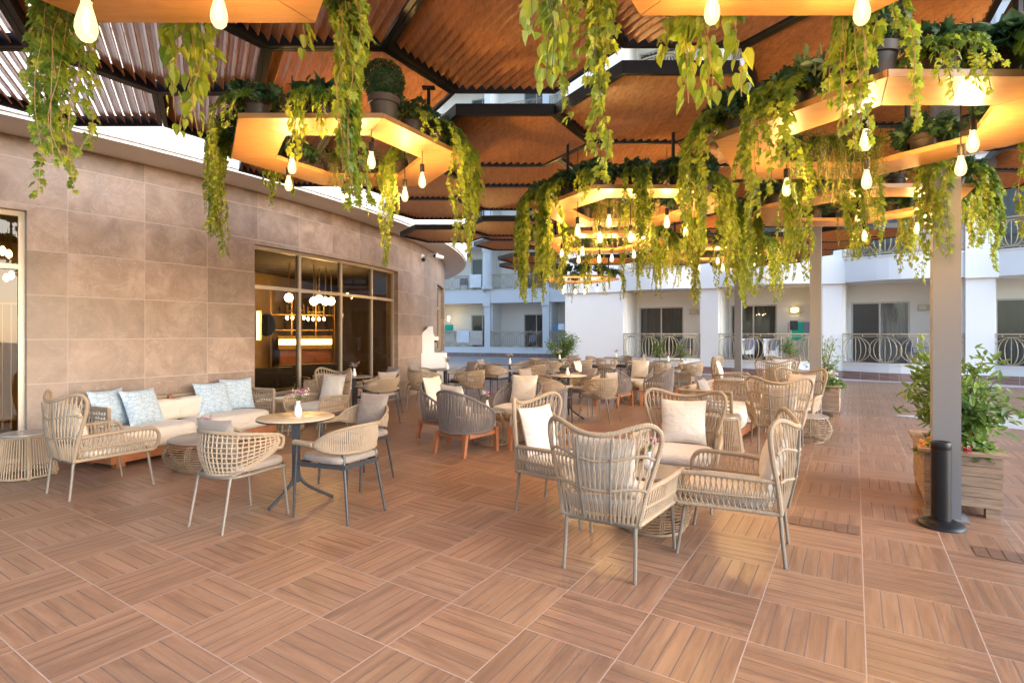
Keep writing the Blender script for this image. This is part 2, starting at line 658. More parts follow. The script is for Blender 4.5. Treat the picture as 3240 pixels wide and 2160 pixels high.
def m_skirt():
    n = NT("skirting_tiles")
    co = n.coord()
    sep = n.node("ShaderNodeSeparateXYZ")
    n.t.links.new(co, sep.inputs[0])
    S = n.math('DIVIDE', sep.outputs[0], 0.5)
    fs = n.math('SUBTRACT', S, n.math('FLOOR', S))
    jt = n.math('LESS_THAN', fs, 0.02)
    f = n.noise(n.scale(co, (2, 2, 30)), 1.0, 5)
    n.setp(Base_Color=n.mix(jt, n.ramp(f, [(0.3, (0.17, 0.10, 0.085)), (0.7, (0.30, 0.20, 0.175))]), (0.45, 0.38, 0.36)), Roughness=0.4)
    return n.m


MT = {}
MT['floor'] = m_floor()
MT['dark_tile'] = m_wood("dark_ridged_tile", (0.085, 0.048, 0.034), (0.20, 0.120, 0.085), (3, 40, 3), 0.4)
MT['stone'] = m_stone()
MT['skirt'] = m_skirt()
MT['plaster'] = m_plain("white_plaster", (0.68, 0.70, 0.72), 0.75, var=0.035, vscale=1.2, bump=0.12, bscale=45)
MT['plaster_shade'] = m_plain("cream_plaster", (0.79, 0.77, 0.72), 0.8, var=0.03, vscale=1.5, bump=0.1, bscale=40)
MT['fascia'] = m_plain("painted_soffit", (0.70, 0.69, 0.67), 0.7, var=0.05, vscale=2.0, bump=0.08, bscale=30)
MT['alu'] = m_plain("bronze_aluminium", (0.42, 0.36, 0.29), 0.42, 0.6, var=0.06)
MT['white_alu'] = m_plain("pale_aluminium", (0.52, 0.50, 0.47), 0.45, 0.2, var=0.05)
MT['rail'] = m_plain("champagne_railing", (0.46, 0.38, 0.25), 0.42, 0.2, var=0.08)
MT['black'] = m_plain("black_steel", (0.012, 0.0115, 0.013), 0.40, 0.0, var=0.3, spec=0.25)
MT['dark'] = m_plain("charcoal_steel", (0.040, 0.043, 0.048), 0.45, 0.2, var=0.15)
MT['post'] = m_plain("grey_painted_post", (0.205, 0.205, 0.212), 0.5, 0.0, var=0.06, vscale=3)
MT['taupe'] = m_plain("taupe_metal", (0.20, 0.168, 0.135), 0.45, 0.2, var=0.08)
MT['louvre'] = m_wood("wood_grain_louvre", (0.25, 0.105, 0.042), (0.54, 0.26, 0.11), (30, 3, 30), 0.30, 0.05)
MT['ply'] = m_wood("birch_plywood", (0.33, 0.165, 0.056), (0.44, 0.245, 0.095), (4, 22, 22), 0.42, 0.04)
MT['teak'] = m_wood("teak", (0.22, 0.072, 0.028), (0.38, 0.145, 0.060), (14, 14, 3), 0.45)
MT['crate'] = m_wood("weathered_pine", (0.17, 0.105, 0.066), (0.42, 0.295, 0.20), (3, 3, 26), 0.75, 0.3)
MT['rope'] = m_plain("tan_rope", (0.37, 0.275, 0.185), 0.75, var=0.16, vscale=14)
MT['wrap'] = m_rope("tan_rope_binding", (0.42, 0.315, 0.21), 115, 0.8)
MT['grope'] = m_plain("grey_rope", (0.165, 0.140, 0.132), 0.75, var=0.2, vscale=14)
MT['gwrap'] = m_rope("grey_rope_binding", (0.165, 0.14, 0.13), 90, 0.7)
MT['rattan'] = m_plain("brown_rattan", (0.27, 0.19, 0.12), 0.55, var=0.25, vscale=18)
MT['cream'] = m_fabric("cream_canvas", (0.60, 0.54, 0.465))
MT['taupe_fab'] = m_fabric("taupe_fabric", (0.27, 0.225, 0.19))
MT['grey_fab'] = m_fabric("grey_fabric", (0.23, 0.205, 0.20))
MT['print'] = m_leaf_print("blue_leaf_print")
MT['slate'] = m_plain("slate_laminate", (0.255, 0.235, 0.215), 0.30, 0, var=0.22, vscale=9, spec=0.6)
MT['lit_top'] = m_plain("bulb_lit_laminate", (0.52, 0.42, 0.29), 0.28, 0, var=0.12, vscale=9, spec=0.6)  # reflected bulb and planter light put into a pale table top colour
MT['white'] = m_plain("white_ceramic", (0.80, 0.79, 0.77), 0.22, var=0.02)
MT['white_lac'] = m_plain("white_lacquer", (0.62, 0.63, 0.66), 0.35, var=0.02)
MT['pot'] = m_plain("brown_pot", (0.062, 0.046, 0.040), 0.55, var=0.18, vscale=12)
MT['soil'] = m_plain("dark_soil", (0.035, 0.024, 0.017), 0.95, var=0.4, vscale=40)
MT['stem'] = m_plain("vine_stem", (0.15, 0.10, 0.045), 0.7, var=0.3, vscale=30)
MT['bark'] = m_plain("shrub_bark", (0.13, 0.10, 0.07), 0.9, var=0.3, vscale=30)
MT['ivy'] = m_leaf("ivy_leaves", (0.036, 0.095, 0.022), (0.115, 0.20, 0.022), (0.28, 0.335, 0.035))
MT['ivy_unlit'] = m_leaf("unlit_top_leaves", (0.020, 0.062, 0.032), (0.036, 0.092, 0.040), (0.075, 0.145, 0.055), 0.25)  # darker copy for pot tops: lack of bulb light put into leaf colour
MT['pothos'] = m_leaf("pothos_leaves", (0.045, 0.13, 0.022), (0.14, 0.23, 0.024), (0.31, 0.36, 0.040))
MT['tiny'] = m_leaf("small_trailing_leaves", (0.05, 0.10, 0.016), (0.10, 0.16, 0.022), (0.18, 0.22, 0.03))
MT['box'] = m_leaf("boxwood_leaves", (0.022, 0.062, 0.026), (0.035, 0.085, 0.034), (0.065, 0.125, 0.05), 0.2)
MT['shrub'] = m_leaf("glossy_shrub_leaves", (0.045, 0.115, 0.030), (0.10, 0.20, 0.045), (0.27, 0.36, 0.09), 0.3)
MT['variegated'] = m_leaf("pale_edged_leaves", (0.10, 0.17, 0.07), (0.20, 0.28, 0.11), (0.40, 0.45, 0.22), 0.3)
MT['magenta'] = m_plain("magenta_petals", (0.42, 0.03, 0.24), 0.7, var=0.3, vscale=50)
MT['pinkp'] = m_plain("pink_petals", (0.60, 0.20, 0.30), 0.7, var=0.25, vscale=50)
MT['redp'] = m_plain("red_petals", (0.50, 0.02, 0.05), 0.7, var=0.25, vscale=50)
MT['orangep'] = m_plain("orange_petals", (0.70, 0.25, 0.03), 0.7, var=0.25, vscale=50)
MT['whitep'] = m_plain("white_petals", (0.75, 0.73, 0.66), 0.7, var=0.1, vscale=50)
MT['towel_white'] = m_fabric("white_towel", (0.78, 0.79, 0.82))
MT['towel_sand'] = m_fabric("sand_towel", (0.55, 0.49, 0.43))
MT['towel_green'] = m_fabric("green_towel", (0.02, 0.40, 0.24))
MT['towel_blue'] = m_fabric("blue_towel", (0.10, 0.25, 0.42))
MT['cloth_black'] = m_fabric("black_cloth", (0.03, 0.03, 0.035))
MT['mesh_grey'] = m_fabric("grey_sling", (0.20, 0.21, 0.25))
MT['curtain'] = m_fabric("grey_curtain", (0.30, 0.285, 0.26))
MT['curtain_white'] = m_fabric("white_curtain", (0.74, 0.72, 0.75))
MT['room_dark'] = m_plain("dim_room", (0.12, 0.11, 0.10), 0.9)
MT['glass'] = m_glass("bronze_glass", (0.47, 0.375, 0.25), 0.55)
MT['glass_door'] = m_glass("door_glass", (0.66, 0.68, 0.68), 0.8)
MT['bulb_core'] = m_emit("glowing_filament", (1.0, 0.60, 0.22), 800.0)
_g = NT("warm_bulb_glass")
_tr = _g.node("ShaderNodeBsdfTransparent"); _em = _g.node("ShaderNodeEmission"); _mx = _g.node("ShaderNodeMixShader")
_tr.inputs[0].default_value = (1.0, 0.93, 0.8, 1)
_em.inputs[0].default_value = (1.0, 0.70, 0.33, 1); _em.inputs[1].default_value = 0.9
_mx.inputs[0].default_value = 0.38
_g.t.links.new(_tr.outputs[0], _mx.inputs[1]); _g.t.links.new(_em.outputs[0], _mx.inputs[2]); _g.t.links.new(_mx.outputs[0], _g.out.inputs[0])
MT['bulb'] = _g.m
MT['lamp_on'] = m_emit("lit_lamp_shade", (1.0, 0.70, 0.30), 7.0)
MT['globe'] = m_emit("lit_opal_globe", (1.0, 0.72, 0.36), 24.0)
MT['dim_globe'] = m_emit("small_lit_globe", (1.0, 0.70, 0.32), 9.0)
MT['strip'] = m_emit("lit_bar_strip", (1.0, 0.72, 0.34), 6.0)
MT['lamp_off'] = m_plain("opal_lamp_shade", (0.60, 0.56, 0.46), 0.4)
MT['brass'] = m_plain("brass", (0.55, 0.36, 0.12), 0.3, 0.9)
MT['ochre'] = m_plain("ochre_plaster", (0.50, 0.36, 0.18), 0.7, var=0.25, vscale=1.5)
MT['inner_floor'] = m_plain("brown_inner_floor", (0.16, 0.10, 0.06), 0.4)
MT['leather'] = m_plain("dark_upholstery", (0.03, 0.032, 0.037), 0.55, var=0.2)
MT['rooftile'] = m_plain("brown_eaves", (0.20, 0.12, 0.09), 0.8)
# ================================================================== the setting
fl = MB()
fl.add([(-60, -60, 0), (60, -60, 0), (60, 70, 0), (-60, 70, 0)], [(0, 1, 2, 3)])
tag(fl.build("terrace_floor", MT['floor']), kind="structure")
MT['paving'] = m_plain("pale_paving", (0.50, 0.47, 0.46), 0.45, var=0.12, vscale=1.2)
pv = MB()
_edge = [(-8.0, 34.9), (3.2, 30.1), (3.4, 22.0), (4.7, 20.5), (7.1, 18.9), (10.4, 16.85), (13.3, 14.95), (22, 10.5)]
_back = [(-8.0, 38.0), (6.0, 33.0), (6.0, 24.0), (6.5, 22.5), (9, 21.0), (12.5, 19.5), (16, 17.5), (24, 15)]
for a, b, c, d in zip(_edge[:-1], _edge[1:], _back[1:], _back[:-1]):
    pv.add([(*a, .004), (*b, .004), (*c, .004), (*d, .004)], [(0, 1, 2, 3)])
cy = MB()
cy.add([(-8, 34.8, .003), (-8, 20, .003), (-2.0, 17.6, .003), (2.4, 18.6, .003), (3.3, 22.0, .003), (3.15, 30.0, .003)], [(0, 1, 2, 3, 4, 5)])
MT['skylit_court'] = m_plain("mauve_skylit_overlay", (0.33, 0.285, 0.285), 0.32, var=0.16, vscale=0.9)  # open skylight on the far tiles put into a mauve overlay sheet
tag(cy.build("skylit_floor_overlay", MT['skylit_court']), kind="structure")
pv.add([(6.9, 9.8, .004), (9.6, 5.6, .004), (30, 5.6, .004), (30, 9.8, .004)], [(0, 1, 2, 3)])
tag(pv.build("pale_paving", MT['paving']), kind="structure")

ds = MB()
for (x, y), L_ in (((2.166, 4.252), .50), ((3.12, 3.63), .98)):
    for k in range(int(L_ / .0808)):
        p = np.array((x, y)) + E1 * (k * .0808 + .003)
        q = p + E1 * .0748
        ds.add([(*p, .004), (*q, .004), (*(q + E2 * .215), .004), (*(p + E2 * .215), .004)], [(0, 1, 2, 3)])
tag(ds.build("drain_tiles", MT['dark_tile']), kind="structure")

# ------------------------------------------------------------------ round stone building
BC = (-18.305, 15.992)
BR = 16.178
def wall_pt(u, R=BR):
    t = (u - CU) / F_PX
    A = 1 + t * t; B = -2 * (t * BC[0] + BC[1]); C = BC[0] ** 2 + BC[1] ** 2 - R * R
    Y = (-B - sqrt(max(B * B - 4 * A * C, 0))) / (2 * A)
    return t * Y, Y, atan2(Y - BC[1], t * Y - BC[0])
W1 = (-1.02, wall_pt(85)[2])                 # window by the stool
W2 = (wall_pt(806)[2], wall_pt(1260)[2])     # wide window of the bar
W3 = (-0.035, 0.075)                         # slim window round the bend
WT, SILL = 2.88, 0.46
rb = thing("round_building", "curved round building clad in large brown stone slabs under a white rim", "building", (0, 0, 0))
w = MB()
def warc(a0, a1, z0, z1, R=BR, th=0.3):
    w.arc(BC, R, th, a0, a1, z0, z1, max(2, int(abs(a1 - a0) / 0.02)))
warc(-1.25, W1[0], 0, 3.70)
warc(W1[1], W2[0], 0, 3.70)
warc(W2[1], W3[0], 0, 3.70)
warc(W3[1], 0.75, 0, 3.70)
for Wn, s in ((W1, 0.0), (W2, SILL), (W3, 0.95)):
    if s: warc(Wn[0], Wn[1], 0, s)
    warc(Wn[0], Wn[1], WT, 3.70)
w.build("wall", MT['stone'], rb)
s = MB(); s.arc(BC, 16.86, 2.2, -1.3, 0.8, 3.705, 3.86, 70)
s.build("soffit", MT['fascia'], rb)
s = MB(); s.arc(BC, 16.90, 0.25, -1.3, 0.8, 3.74, 4.95, 70)
s.build("rim", MT['plaster'], rb)
s = MB(); s.arc(BC, 16.96, 0.36, -1.3, 0.8, 4.952, 5.06, 70)
s.build("coping", MT['plaster'], rb)
s = MB()
for k in range(46):
    a = -0.15 + k * 0.018
    if a < 0.75:
        s.arc(BC, 16.955, 0.06, a, a + 0.009, 4.15, 4.60, 1)
s.build("rim_relief", MT['plaster'], rb)
s = MB(); s.arc(BC, 14.6, 0.3, -1.3, 0.8, 4.96, 9.5, 60)
s.build("upper_wall", MT['plaster'], rb)
s = MB(); s.arc(BC, 15.4, 1.4, -1.3, 0.8, 9.51, 9.8, 60)
s.build("eaves", MT['rooftile'], rb)

def window(A, z0, z1, cuts, transom, name="window"):
    """bronze frame with mullions, then each pane"""
    f = MB()
    Rf = BR - 0.10
    dw = 0.055
    for a in [A[0] + dw / 2 / Rf] + list(cuts) + [A[1] - dw / 2 / Rf]:
        f.arc(BC, Rf, 0.07, a - dw / 2 / Rf, a + dw / 2 / Rf, z0, z1, 1)
    for z in (z0 + .0005, transom, z1 - dw - .0005):
        f.arc(BC, Rf + 0.003, 0.07, A[0], A[1], z, z + dw, max(3, int((A[1] - A[0]) / 0.03)))
    fr = f.build(name, MT['alu'], rb)
    E = [A[0]] + list(cuts) + [A[1]]
    for a, b in zip(E[:-1], E[1:]):
        for lo, hi in ((z0 + .03, transom + .03), (transom + .03, z1 - .03)):
            p = MB()
            R = Rf - .035
            p.add([(BC[0] + R * cos(a), BC[1] + R * sin(a), lo), (BC[0] + R * cos(b), BC[1] + R * sin(b), lo),
                   (BC[0] + R * cos(b), BC[1] + R * sin(b), hi), (BC[0] + R * cos(a), BC[1] + R * sin(a), hi)], [(0, 1, 2, 3)])
            p.build("pane", MT['glass'], fr)
window(W1, 0.02, WT, [W1[1] - 0.11, W1[1] - 0.22], 2.22)
window(W2, SILL, WT, [wall_pt(963)[2], wall_pt(1094)[2], wall_pt(1191)[2]], 2.20)
window(W3, 0.95, WT, [0.0, 0.04], 2.2)
s = MB(); s.arc(BC, BR + .03, 0.34, W2[0] + .001, W2[1] - .001, SILL - .045, SILL + .0, 14)
s.build("window_sill", MT['fascia'], rb)

# the lit bar room behind the windows
s = MB(); s.arc(BC, 16.0, 8.0, -1.2, 0.3, 0.006, 0.03, 40); s.build("room_floor", MT['inner_floor'], rb)
s = MB(); s.arc(BC, 15.85, 8.0, -1.2, 0.3, 3.0, 3.1, 40); s.build("room_ceiling", MT['room_dark'], rb)
s = MB(); s.arc(BC, 12.2, 0.2, -1.2, 0.3, 0.03, 3.0, 30); s.build("room_wall", MT['ochre'], rb)
for a in (-1.2, 0.28):
    s = MB(); s.arc(BC, 15.8, 3.6, a, a + .01, 0.03, 3.0, 1); s.build("room_wall", MT['ochre'], rb)

def at(u, v, Y):
    return np.array((px(u, Y), Y, pz(v, Y)))

bar = thing("bar_counter", "bar counter with a glowing front strip behind the wide window", "counter", (0, 0, 0))
c0, c1 = at(885, 1100, 13.4), at(1046, 1100, 13.9)
d = (c1 - c0)[:2]; L = np.linalg.norm(d); rz = atan2(d[1], d[0])
b = MB(); b.box(0, L, 0, .55, 0.03, 1.08).build("body", MT['teak'], bar, loc=(c0[0], c0[1], 0), rz=rz)
b = MB(); b.box(-.03, L + .03, -.06, .6, 1.081, 1.42).build("counter_front", MT['brass'], bar, loc=(c0[0], c0[1], 0), rz=rz)
b = MB(); b.box(-.02, L + .02, -.085, -.061, 1.20, 1.33).build("light_strip", MT['strip'], bar, loc=(c0[0], c0[1], 0), rz=rz)
sh = thing("bottle_shelf", "back bar shelf with bottles behind the glowing counter", "shelf", (*(at(960, 1000, 14.3)[:2]), 0), rz)
b = MB()
for z in (1.55, 1.95): b.box(-.8, .8, 0, .2, z, z + .03)
for x in (-.8, -.3, .3, .77): b.box(x, x + .03, .01, .19, 0.03, 2.6)
b.build("frame", MT['brass'], sh)
for k in range(12):
    b = MB(); x = -.72 + k * .13
    b.lathe([(.03, 0), (.032, .16), (.012, .20), (.012, .27)], 8, (x, .09, 1.58 + .4 * (k % 2))).build("bottle", MT['glass_door'] if k % 3 else MT['box'], sh)
for k, (u, v, Y) in enumerate([(914, 942, 11.5), (993, 953, 12.0), (1010, 946, 12.6), (1030, 953, 12.2), (1048, 953, 12.8)]):
    p = at(u, v, Y)
    l = thing("globe_lamp", "%s of the row of opal globe lamps on the bar room ceiling" % ("leftmost", "second from left", "middle", "fourth from left", "rightmost")[k], "lamp", p, 0, "globe lamps in the bar")
    b = MB(); b.lathe([(.01, -.09), (.06, -.07), (.09, 0), (.06, .07), (.01, .09)], 14).build("globe", MT['globe'], l, True)
    b = MB(); b.lathe([(.012, .09), (.012, 3.0 - p[2])], 6).build("stem", MT['brass'], l)
for k, (u, v) in enumerate([(935, 998), (1000, 1002)]):
    p = at(u, v, 12.3 + .5 * k)
    l = thing("chandelier", ("left" if k == 0 else "right") + " brass bar chandelier with small glowing bulbs inside the wide window", "chandelier", p)
    b = MB(); b.box(-.2, .2, -.01, .01, .1, .12)
    for x in (-.19, -.07, .07, .19): b.box(x - .007, x + .007, -.007, .007, -.01, .25)
    b.box(-.006, .006, -.006, .006, .12, 3.0 - p[2])
    b.build("bars", MT['brass'], l)
    for x in (-.19, -.07, .07, .19):
        b = MB(); b.lathe([(.005, -.10), (.03, -.07), (.03, -.04), (.01, -.011)], 8, (x, 0, 0)).build("bulb", MT['globe'], l, True)
mr = thing("round_mirror", "dark round wall disc seen inside the left end of the wide window", "mirror", at(846, 1028, 12.5), radians(-20))
b = MB(); b.lathe([(.26, 0), (.26, .03)], 28); o = b.build("disc", MT['leather'], mr); o.rotation_euler = (radians(90), 0, 0)
lt = thing("tube_light", "upright glowing tube light beside the dark round disc inside", "lamp", at(817, 1075, 11.0))
b = MB(); b.lathe([(.03, 0), (.03, .58)], 10).build("tube", MT['strip'], lt)
b = MB(); b.box(-.05, .05, .032, .05, -.02, .62).build("mount", MT['brass'], lt)
for k, (u, Y, rz_, lab) in enumerate([(835, 10.2, .9, "dark lounge sofa with a cushion at the left end of the wide window"),
                                       (1000, 11.6, .7, "dark lounge sofa in front of the lit bar inside the window"),
                                       (1075, 11.8, .5, "dark lounge chair behind the third pane of the wide window")]):
    so = thing("lounge_sofa", lab, "sofa", (px(u, Y), Y, 0.03), rz_)
    ww = .75 if k < 2 else .4
    b = MB(); b.box(-ww, ww, -.35, .35, .14, .40).build("seat", MT['leather'], so)
    b = MB(); b.box(-ww, ww, .25, .42, .401, .78).build("back", MT['leather'], so)
    b = MB()
    for x in (-ww, ww): b.tube([(x, -.34, 0), (x, -.34, .58), (x, .40, .58), (x, .40, 0)], .015, 6)
    b.build("frame", MT['brass'], so)
# lamps and plant inside the window by the stool
for k, (u, v, Y) in enumerate([(8, 795, 7.4), (28, 805, 8.0), (20, 880, 8.6), (36, 872, 8.3)]):
    p = at(u, v, Y)
    l = thing("bar_pendant", "small glowing pendant inside the left window, %s" % ("upper left one", "upper right one", "lower left one", "lower right one")[k], "lamp", p, 0, "pendants inside the left window")
    b = MB(); b.lathe([(.005, -.06), (.04, -.02), (.035, .03), (.012, .07)], 10).build("bulb", MT['dim_globe'], l, True)
    b = MB(); b.lathe([(.006, .07), (.006, 3.0 - p[2])], 5).build("cord", MT['brass'], l)
def brass_screen():
    t = thing("brass_screen", "tall screen of thin brass rods inside the window by the drum stool", "screen", (px(8, 8.2), 8.2, 0.03), .6)
    b = MB()
    for k in range(9): b.box(-.4 + .1 * k - .008, -.4 + .1 * k + .008, -.008, .008, 0, 1.9)
    b.box(-.42, .42, -.012, .012, 1.9, 1.93)
    b.build("rods", MT['brass'], t)
brass_screen()

# ------------------------------------------------------------------ hotel building
hb = thing("hotel_building", "white hotel building with balconies and gold railings behind the terrace", "building", (0, 0, 0))
def curtain_mesh(x0, x1, y, z0, z1, n=60, amp=.025, waves=11):
    X = np.linspace(x0, x1, n)
    Yv = y + amp * np.sin(np.linspace(0, waves * 2 * pi, n)) + .01 * np.sin(X * 13)
    P = np.stack([np.stack([X, Yv, np.full(n, z)], 1) for z in (z0, z1)])
    return MB().grid(P)

def railing(mb, pts, z0, z1):
    """champagne railing of overlapping onion shapes along a plan polyline"""
    P = np.asarray(pts, float)
    d = np.r_[0, np.cumsum(np.linalg.norm(np.diff(P, axis=0), axis=1))]
    def w3(s, z):
        s = np.asarray(s, float)
        return np.stack([np.interp(s, d, P[:, 0]), np.interp(s, d, P[:, 1]), np.asarray(z, float) + 0 * s], -1)
    L = d[-1]
    sl = np.linspace(0, L, 9)
    mb.tube(w3(sl, z1), .026, 6)
    mb.tube(w3(sl, z1 - .075), .011, 4)
    mb.tube(w3(sl, z0 + .045), .014, 4)
    n = max(2, round(L / .80))
    h0, h1 = z0 + .06, z1 - .09
    zc, hh = (h0 + h1) / 2, (h1 - h0) / 2
    for k in range(n):
        c = (k + .5) * L / n
        hw = L / n * .53
        mb.tube(w3([c, c], [h0, h1]), .010, 4)
        for fct in (.36, .70, 1.0):
            t = np.linspace(-pi / 2, pi / 2, 11)
            for sg in (-1, 1):
                mb.tube(w3(np.clip(c + sg * hw * fct * np.cos(t), 0, L), zc + hh * np.sin(t)), .010, 4)
        for q in (.25, .75):
            s_ = c + (q - .5) * L / n
            mb.tube(w3([s_, s_], [z1 - .075, z1]), .011, 4)
            mb.tube(w3([s_, s_], [z0, z0 + .045]), .011, 4)
    for s_ in (0.02, L - .02):
        mb.tube(w3([s_, s_], [z0, z1]), .016, 4)

def bay(p, q, bulge, depth, door, levels, lamp=None, curtain='curtain', skirt=True, openleft=False):
    """one balcony bay from plan point p to q (left to right): door = (x0, x1) fractions; levels: list of (floor z, sill z, rail top, beam z0, beam z1)"""
    p, q = np.array(p, float), np.array(q, float)
    L = float(np.linalg.norm(q - p)); rz = atan2(q[1] - p[1], q[0] - p[0])
    loc = (p[0], p[1], 0)
    X = np.linspace(0, L, 11)
    line = lambda off: np.stack([X, -bulge * np.sin(pi * X / L) + off], 1)
    kw = dict(loc=loc, rz=rz)
    for li, (zf, zs, zr, b0, b1) in enumerate(levels):
        if zs > zf:
            MB().polywall(line(0.0), .18, zf, zs).build("parapet", MT['plaster'], hb, **kw)
            MB().polywall(line(-.03), .24, zs + .001, zs + .035).build("sill", MT['plaster'], hb, **kw)
            if skirt and li == 0:
                MB().polywall(line(-.022), .021, 0.003, .25).build("skirting", MT['skirt'], hb, **kw)
        MB().polywall(line(-.10), .30, b0, b1).build("beam", MT['plaster'], hb, **kw)
        MB().polywall(line(-.14), .36, b1 + .001, b1 + .035).build("sill", MT['plaster'], hb, **kw)
        sl = [(x, y) for x, y in line(0.21)] + [(L, depth + .2), (0, depth + .2)]
        MB().prism(sl, b0 + .03, b1 - .02).build("ceiling", MT['plaster_shade'], hb, **kw)
        sl = [(x, y) for x, y in line(0.19)] + [(L, depth + .2), (0, depth + .2)]
        if zs > zf: MB().prism(sl, zf, zs - .10).build("balcony_floor", MT['paving'], hb, **kw)
        fz = zs - .10 if zs > zf else zf
        x0, x1 = door[0] * L, door[1] * L
        dz = fz + 2.16
        wl = MB()
        wl.box(0, x0, depth, depth + .2, fz, b0 + .03)
        wl.box(x1, L, depth, depth + .2, fz, b0 + .03)
        wl.box(x0, x1, depth, depth + .2, dz, b0 + .03)
        wl.build("back_wall", MT['plaster_shade'], hb, **kw)
        for xw in (0, L):
            MB().box(xw - .08, xw + .08, .19, depth, fz, b0 + .03).build("side_wall", MT['plaster_shade'], hb, **kw)
        f = MB(); xm = (x0 + x1) / 2; y = depth + .06; t = .055
        for xa in (x0, xm - t / 2, x1 - t): f.box(xa, xa + t, y, y + .06, fz, dz)
        f.box(x0 + t, xm - t / 2, y + .001, y + .059, dz - t, dz); f.box(xm + t / 2, x1 - t, y + .001, y + .059, dz - t, dz)
        fr = f.build("sliding_door", MT['white_alu'], hb, **kw)
        for k, (xa, xb) in enumerate(((x0 + t, xm - t / 2), (xm + t / 2, x1 - t))):
            if openleft and k == 0 and li == 0: continue
            MB().add([(xa, y + .03, fz), (xb, y + .03, fz), (xb, y + .03, dz - t), (xa, y + .03, dz - t)], [(0, 1, 2, 3)]).build("pane", MT['glass_door'], fr)
        if openleft and li == 0:
            curtain_mesh(xm, x1, y + .16, fz, dz, waves=7, amp=.04).build("curtain", MT['curtain_white'], fr, 'all')
        else:
            curtain_mesh(x0, x1, y + .16, fz, dz).build("curtain", MT[curtain], fr, 'all')
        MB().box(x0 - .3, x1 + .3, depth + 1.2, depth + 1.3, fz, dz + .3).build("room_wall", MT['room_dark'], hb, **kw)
        r = MB()
        railing(r, line(.06), zs if zs > zf else zf + .03, zr)
        r.build("railing", MT['rail'], hb, **kw)
        if lamp and li == 0:
            fx, lit, side = lamp
            lm = MB()
            if side:      # on the right side wall
                lm.box(L - .14, L - .082, fx * depth - .16, fx * depth + .16, fz + 1.83, fz + 2.03)
                o = lm.build("wall_lamp", MT['rail'], hb, **kw)
                MB().box(L - .17, L - .141, fx * depth - .13, fx * depth + .03, fz + 1.86, fz + 2.0).build("shade", MT['lamp_on'] if lit else MT['lamp_off'], o)
            else:
                lm.box(fx * L - .17, fx * L + .17, depth - .06, depth - .001, fz + 1.83, fz + 2.03)
                o = lm.build("wall_lamp", MT['rail'], hb, **kw)
                MB().box(fx * L - .14, fx * L + .06, depth - .10, depth - .061, fz + 1.86, fz + 2.0).build("shade", MT['lamp_on'] if lit else MT['lamp_off'], o)

def pier(p, q, depth, z1, z0=0.0, name="pier"):
    p, q = np.array(p, float), np.array(q, float)
    L = float(np.linalg.norm(q - p)); rz = atan2(q[1] - p[1], q[0] - p[0])
    MB().box(0, L, -.02, depth, z0, z1).build(name, MT['plaster'], hb, loc=(p[0], p[1], 0), rz=rz)
    MB().box(-.02, L + .02, -.045, -.0205, .003, .25).build("skirting", MT['skirt'], hb, loc=(p[0], p[1], 0), rz=rz)
    for a, b in ((3.10, 3.90), (6.75, 7.55)):
        MB().box(-.05, L + .05, -.16, -.021, a, b).build("beam", MT['plaster'], hb, loc=(p[0], p[1], 0), rz=rz)

LV = [(0.0, .50, 1.45, 3.13, 3.86), (3.90, 3.90, 4.82, 6.78, 7.5), (7.54, 7.54, 8.46, 10.4, 11.0), (11.04, 11.04, 11.96, 13.9, 14.5), (14.54, 14.54, 15.4, 17.4, 18.0)]
TOP = 18.2
bay((4.38, 21.3), (6.95, 19.9), .35, 1.7, (.06, .68), LV, (.82, False, False))
pier((6.95, 19.9), (7.47, 19.55), 2.2, TOP)
bay((7.47, 19.55), (10.3, 17.92), .40, 1.8, (.05, .55), LV, (.74, True, False))
pier((10.3, 17.92), (10.84, 17.72), 2.2, TOP)
bay((10.84, 17.72), (13.42, 15.98), .45, 1.8, (.06, .60), LV, (.72, False, False), openleft=True)
pier((13.42, 15.98), (14.05, 15.72), 2.2, TOP)
bay((14.05, 15.72), (17.2, 13.9), .40, 1.6, (.10, .75), LV, None)
bay((17.6, 13.8), (21.0, 11.9), .40, 1.6, (.10, .75), LV, None)
pier((2.20, 22.3), (4.38, 21.3), 9.5, TOP)
LW = [(0.0, .59, 1.56, 3.30, 4.10), (4.14, 4.14, 5.04, 6.80, 7.5), (7.54, 7.54, 8.4, 10.4, 11.0), (11.04, 11.04, 11.96, 13.9, 14.5), (14.54, 14.54, 15.4, 17.4, 18.0)]
a0, a1 = np.array((-5.2, 34.6)), np.array((3.3, 31.3))
lw = lambda t: tuple(a0 + (a1 - a0) * t)
tX = lambda u: next(t for t in np.linspace(0, 1, 2000) if CU + F_PX * lw(t)[0] / lw(t)[1] >= u)
t1, t2, t3, t4 = tX(1533), tX(1551), tX(1717), tX(1737)
bay(lw(0), lw(t1), 0, 1.6, (.56, .97), LW, None, skirt=True)
pier(lw(t1), lw(t2), 1.8, TOP)
bay(lw(t2), lw(t3), 0, 1.6, (.48, .96), LW, None)
pier(lw(t3), lw(t4), 1.8, TOP)
bay(lw(t4), lw(1.0), 0, 1.6, (.60, .95), LW, None)
